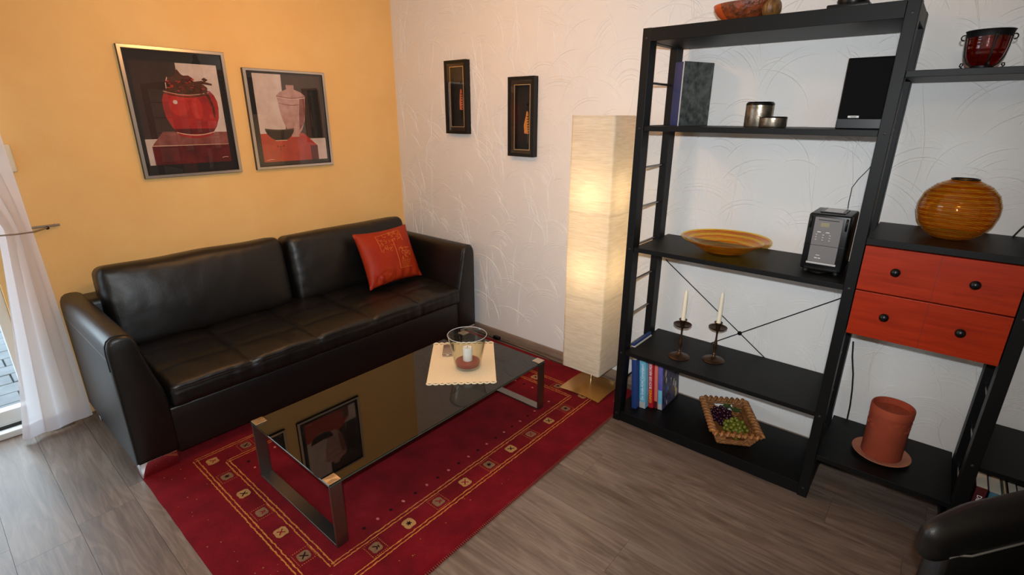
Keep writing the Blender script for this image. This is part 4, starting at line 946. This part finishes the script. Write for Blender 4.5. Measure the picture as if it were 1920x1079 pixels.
# ------------------------------------------------------------------ things on the drawer bay
VX, VY, VZ = 3.431, -.19, 1.177
vp = [(.0005, 0), (.040, 0), (.052, .004), (.082, .026), (.107, .062), (.1175, .100), (.117, .128), (.104, .165), (.078, .193), (.052, .2065), (.041, .2115), (.040, .215)]
vi = [(r-.004 if r > .01 else r, z) for r, z in vp[::-1][:-2]]+[(.04, .005), (.0005, .005)]
mb = MB(); mb.lathe(vp+vi, (VX, VY, VZ), 64); vo = tag(mb.build('glass_vase', 'amber_glass', None, 60), 'round amber glass vase with fine dark threads above the drawers', 'vase')
def vr(z):
    for (r0, z0), (r1, z1) in zip(vp, vp[1:]):
        if z0 <= z <= z1 and z1 > z0: return r0+(r1-r0)*(z-z0)/(z1-z0)
    return .04
mb = MB(); pts = []
for i in range(30*48):
    z = .008+(.196)*i/(30*48); a = 2*PI*i/48; r = vr(z)+.0004; pts.append((VX+r*math.cos(a), VY+r*math.sin(a), VZ+z))
mb.tube(pts, .0008, 4); mb.build('glass_thread', 'amber_rib', vo, 60)
mb = MB(); mb.tube([(VX+.0385*math.cos(2*PI*i/40), VY+.0385*math.sin(2*PI*i/40), VZ+.215) for i in range(40)], .0028, 8, closed=True); mb.build('lip', 'gunmetal', vo, 60)
# red lantern
NX, NY, NZ = 3.388, -.25, 1.746
N_ = thing('iron_lantern', 'ruby glass votive holder in a black wrought iron stand, top right shelf', 'candle holder', (NX, NY, NZ))
gp = [(.0005, .012), (.026, .012), (.037, .022), (.047, .042), (.052, .068), (.054, .100), (.0515, .100), (.0492, .068), (.044, .044), (.034, .026), (.0005, .016)]
mb = MB(); mb.lathe(gp, (NX, NY, NZ), 40); mb.build('glass_cup', 'ruby_glass', N_, 60)
mb = MB(); mb.lathe([(.053, .098), (.0565, .098), (.0605, .114), (.0625, .117), (.0605, .118), (.057, .113), (.053, .102)], (NX, NY, NZ), 40); mb.build('iron_rim', 'wrought_iron', N_, 50)
mb = MB(); mb.lathe([(.028, .0), (.03, .003), (.03, .012), (.026, .013)], (NX, NY, NZ), 24); mb.build('iron_base', 'wrought_iron', N_, 50)
for k_ in range(4):
    a_ = k_*PI/2+.28; c_, s_ = math.cos(a_), math.sin(a_); mb = MB()
    P_ = [(.028, .010), (.041, .021), (.051, .042), (.0555, .068), (.0585, .102)]
    mb.tube([(NX+r*c_, NY+r*s_, NZ+z) for r, z in P_], .0026, 8)
    mb.tube([(NX+(.064+.008*math.cos(q))*c_, NY+(.064+.008*math.cos(q))*s_, NZ+.098+.008*math.sin(q)) for q in [2.6-j*.55 for j in range(9)]], .0019, 6)
    mb.tube([(NX+r*c_, NY+r*s_, NZ+z) for r, z in ((.028, .004), (.04, .003), (.05, .006), (.058, .014), (.056, .021), (.0505, .0205), (.05, .0155), (.0535, .0135))], .0021, 6)
    mb.build('scroll_leg', 'wrought_iron', N_, 60)
# terracotta pot
PX, PY, PZ = 3.409, -.196, .226
sc_ = MB(); sc_.lathe([(.0005, 0), (.078, 0), (.09, .004), (.104, .014), (.1055, .017), (.102, .018), (.088, .0095), (.0005, .0085)], (PX, PY, PZ), 48)
tag(sc_.build('clay_saucer', 'saucer_clay', None, 50), 'round pale clay saucer under the terracotta pot', 'saucer')
pt_ = thing('terracotta_pot', 'tall cylindrical terracotta pot with embossed band on the low shelf', 'pot', (PX, PY, PZ+.0095))
mb = MB(); mb.lathe([(.0005, .009), (.070, .009), (.0725, .012), (.0735, .20), (.0750, .203), (.0758, .210), (.0758, .236), (.074, .241), (.070, .241), (.068, .232), (.067, .215), (.0005, .213)], (PX, PY, PZ), 56); mb.build('body', 'terracotta', pt_, 45)
rt_ = random.Random(9); mb = MB()
for i in range(60):
    a0 = 2*PI*i/60+rt_.uniform(-.03, .03); z0 = rt_.choice((.17, .185, .155)); R0 = rt_.uniform(.004, .009); pts = []
    for j in range(7):
        q = j*.9; aa = a0+R0*math.cos(q)*(1-j*.08)/.074; zz = z0+R0*math.sin(q)*(1-j*.08); rr_ = .0725+(zz-.012)*.001/.188+.0002; pts.append((PX+rr_*math.cos(aa), PY+rr_*math.sin(aa), PZ+zz))
    mb.tube(pts, .0012, 5)
mb.build('embossed_band', 'terracotta', pt_, 60)
cb2 = MB().tube([(3.208, .024, .62), (3.218, .027, .545), (3.237, .027, .46), (3.248, .026, .38), (3.255, .024, .30), (3.257, .02, .2265)], .0035, 8).build('power_cable', 'cable_black', None, 60); tag(cb2, 'black power cable hanging down the wall beside the terracotta pot', 'cable')
cb3 = MB().tube([(3.612, -.005, 1.1785), (3.628, .01, 1.21), (3.66, .022, 1.262), (3.70, .026, 1.31)], .003, 8).build('power_cable', 'cable_black', None, 60); tag(cb3, 'black cable rising from the vase shelf to the right post', 'cable')
# books in the third bay
def lowbook(label, x, wd, h, yf, m, lean, txt=None):
    zb = .118; b = thing('book', label, 'book', (x, yf, zb), 'books on the low right shelf'); mt = TR(x, yf, zb) @ RY(lean)
    mb = MB(); mb.box(0, .0025, 0, .16, 0, h, mtx=mt); mb.box(wd-.0025, wd, 0, .16, 0, h, mtx=mt); mb.box(0, wd, 0, .0025, 0, h, mtx=mt); mb.build('cover', m, b)
    mb = MB(); mb.box(.0026, wd-.0026, .0026, .157, .003, h-.002, mtx=mt); mb.build('pages', 'paper', b)
    if txt: text_part('spine_lettering', txt, .020, mt @ TR(wd/2, -.0006, h*.66) @ RX(PI/2) @ RZ(-PI/2), 'ink_white', b, sx=.9)
lowbook('maroon book with white spine lettering, leftmost on the low right shelf', 3.6935, .036, .213, -.372, 'book_maroon', .0, 'Die größte')
lowbook('teal-edged book next to the maroon one on the low right shelf', 3.7315, .036, .205, -.366, 'book_teal', 0)
lowbook('thin ochre book third on the low right shelf', 3.7692, .010, .212, -.366, 'book_ochre', 0)
lowbook('dark book fourth on the low right shelf', 3.781, .026, .215, -.362, 'gunmetal', 0)
lowbook('black book fifth on the low right shelf', 3.809, .040, .205, -.366, 'plastic_black', 0)
lowbook('dark red book rightmost on the low right shelf', 3.851, .034, .21, -.366, 'book_red', 0)

# ------------------------------------------------------------------ curtain, holdback, wall switch
cu_ = thing('sheer_curtain', 'white sheer curtain gathered beside the patio door', 'curtain', (.06, -2.4, .02))
def cur(s, q):
    z = .018+2.22*q
    # width narrows at the holdback (z about 1.07)
    if z < 1.07: f = z/1.07; yl, yr = -2.545+.155*f**.9, -2.246-.028*f
    else: f = min(1, (z-1.07)/1.1); yl, yr = -2.39-.75*f**1.3, -2.274-.012*f
    n_ = 9 if True else 0
    amp = (.013-.005*min(1, z/1.07)) if z < 1.07 else .012+.012*f
    y = yl+(yr-yl)*s+.006*math.sin(s*31+z*2)
    x = .045+amp*math.sin(s*2*PI*2.6+.5*math.sin(z*2.2))*(.6+.4*math.sin(s*5+1))+.012*math.sin(z*3+s*5)
    zz = z+0
    return (max(x, XW+.012), y, max(zz, .006))
mb = MB(); mb.grid(cur, 110, 90); mb.build('cloth', 'sheer_cloth', cu_, 80)
mb = MB(); mb.grid(lambda s, q: tuple(Vector(cur(s, q*.035))+Vector((.0015, 0, 0))), 110, 3); mb.build('hem', 'sheer_cloth', cu_, 80)
hb = thing('curtain_holdback', 'slim metal curtain holdback on the yellow wall', 'holdback', (XW, -2.2, 1.06))
MB().cyl((-.03, -2.262, 1.064), (-.03, -2.152, 1.064), .0055, 12).build('bracket', 'holdback_steel', hb, 60)
MB().cyl((XW, -2.17, 1.064), (-.03, -2.17, 1.064), .005, 10).build('stud', 'rod_steel', hb, 60)
MB().tube([(-.025, -2.2, 1.058), (.03, -2.235, 1.060), (.085, -2.27, 1.062), (.115, -2.33, 1.066), (.12, -2.40, 1.070), (.09, -2.47, 1.074)], .0035, 8).build('arm', 'holdback_steel', hb, 60)
mb = MB(); mb.lathe([(.0005, -.009), (.006, -.0065), (.009, 0), (.006, .0065), (.0005, .009)], (-.022, -2.203, 1.056), 14); mb.build('ball_end', 'bronze', hb, 60)
sw = thing('shutter_switch', 'cream plastic belt box on the yellow wall behind the curtain', 'switch box', (XW, -2.275, 1.335))
mb = MB(); mb.rbox((XW+.022, -2.285, 1.40), (.022, .036, .065), .010, d=3); mb.build('case', 'switch_cream', sw, 60)
bx('belt_slot', (XW+.0435, XW+.0445, -2.293, -2.277, 1.435, 1.462), 'book_maroon', sw, 0)
# metal floor-mounted vent seen below the curtain
tag(MB().box(-.03, .03, -2.42, -2.33, 0, .006, bev=.001).build('door_threshold_strip', 'steel', None, 40), 'short metal strip on the floor under the curtain hem', 'metal strip')
# ------------------------------------------------------------------ armchair at the right edge
AC = thing('leather_armchair', 'black leather armchair with rounded padded arm at the right edge', 'armchair', (3.97, -1.2, 0))
d_ = Vector((.59, .807, 0)).normalized(); sd_ = Vector((d_.y, -d_.x, 0)); A0_ = Vector((3.481, -1.126, 0))
AM = Matrix(((d_.x, sd_.x, 0, 0), (d_.y, sd_.y, 0, 0), (0, 0, 1, 0), (0, 0, 0, 1)))
AT = lambda z: TR(A0_.x, A0_.y, z) @ AM
def armpad(off):
    def fn(p, h):
        u = p.x/h[0]; t_ = 1-.30*max(0, -u-.45)/.55
        return Vector((p.x, p.y*(t_ if u < -.45 else 1), p.z*(1-.25*max(0, -u-.6)/.4)+.012*math.cos(p.y/h[1]*PI/2)*(p.z > 0)-.03*max(0, -u-.5)))
    mb = MB(); mb.rbox((0, 0, 0), (.31, .042, .066), .041, d=(16, 4, 4), e=5, fn=fn)
    bmesh.ops.transform(mb.bm, matrix=AT(.575) @ TR(.31, .055+off, 0), verts=mb.bm.verts); a = mb.build('armrest', 'chair_leather', AC, 70)
    mb = MB(); pts = [(-.25+i*.03, .031 if i > 1 else .022, -.040) for i in range(18)]
    mb.tube([AT(.575) @ TR(.31, .055+off, 0) @ Vector((x, y+.010, z)) for x, y, z in pts], .0032, 6); mb.build('piping', 'seam_thread', a, 60)
    mb = MB(); mb.box(.06, .52, .025+off, .085+off, .12, .53, bev=.012); bmesh.ops.transform(mb.bm, matrix=AT(0), verts=mb.bm.verts); mb.build('arm_panel', 'chair_leather', AC, 50)
armpad(0); armpad(.62)
mb = MB(); mb.rbox((0, 0, 0), (.27, .245, .085), .05, d=8, e=4); bmesh.ops.transform(mb.bm, matrix=AT(.37) @ TR(.29, .365, 0), verts=mb.bm.verts); mb.build('seat_cushion', 'chair_leather', AC, 70)
mb = MB(); mb.rbox((0, 0, 0), (.075, .245, .33), .06, d=8, e=4); bmesh.ops.transform(mb.bm, matrix=AT(.75) @ TR(.60, .365, 0) @ RY(.22), verts=mb.bm.verts); mb.build('backrest', 'chair_leather', AC, 70)
mb = MB(); mb.box(.05, .56, .10, .63, .14, .29, bev=.01); bmesh.ops.transform(mb.bm, matrix=AT(0), verts=mb.bm.verts); mb.build('base', 'chair_leather', AC, 50)
for (u, v_) in ((.10, .07), (.10, .66), (.50, .07), (.50, .66)):
    mb = MB(); q = AT(0) @ Vector((u, v_, 0)); mb.lathe([(.018, 0), (.022, .12), (.022, .15)], (q.x, q.y, 0), 16); mb.build('leg', 'dark_metal', AC, 50)
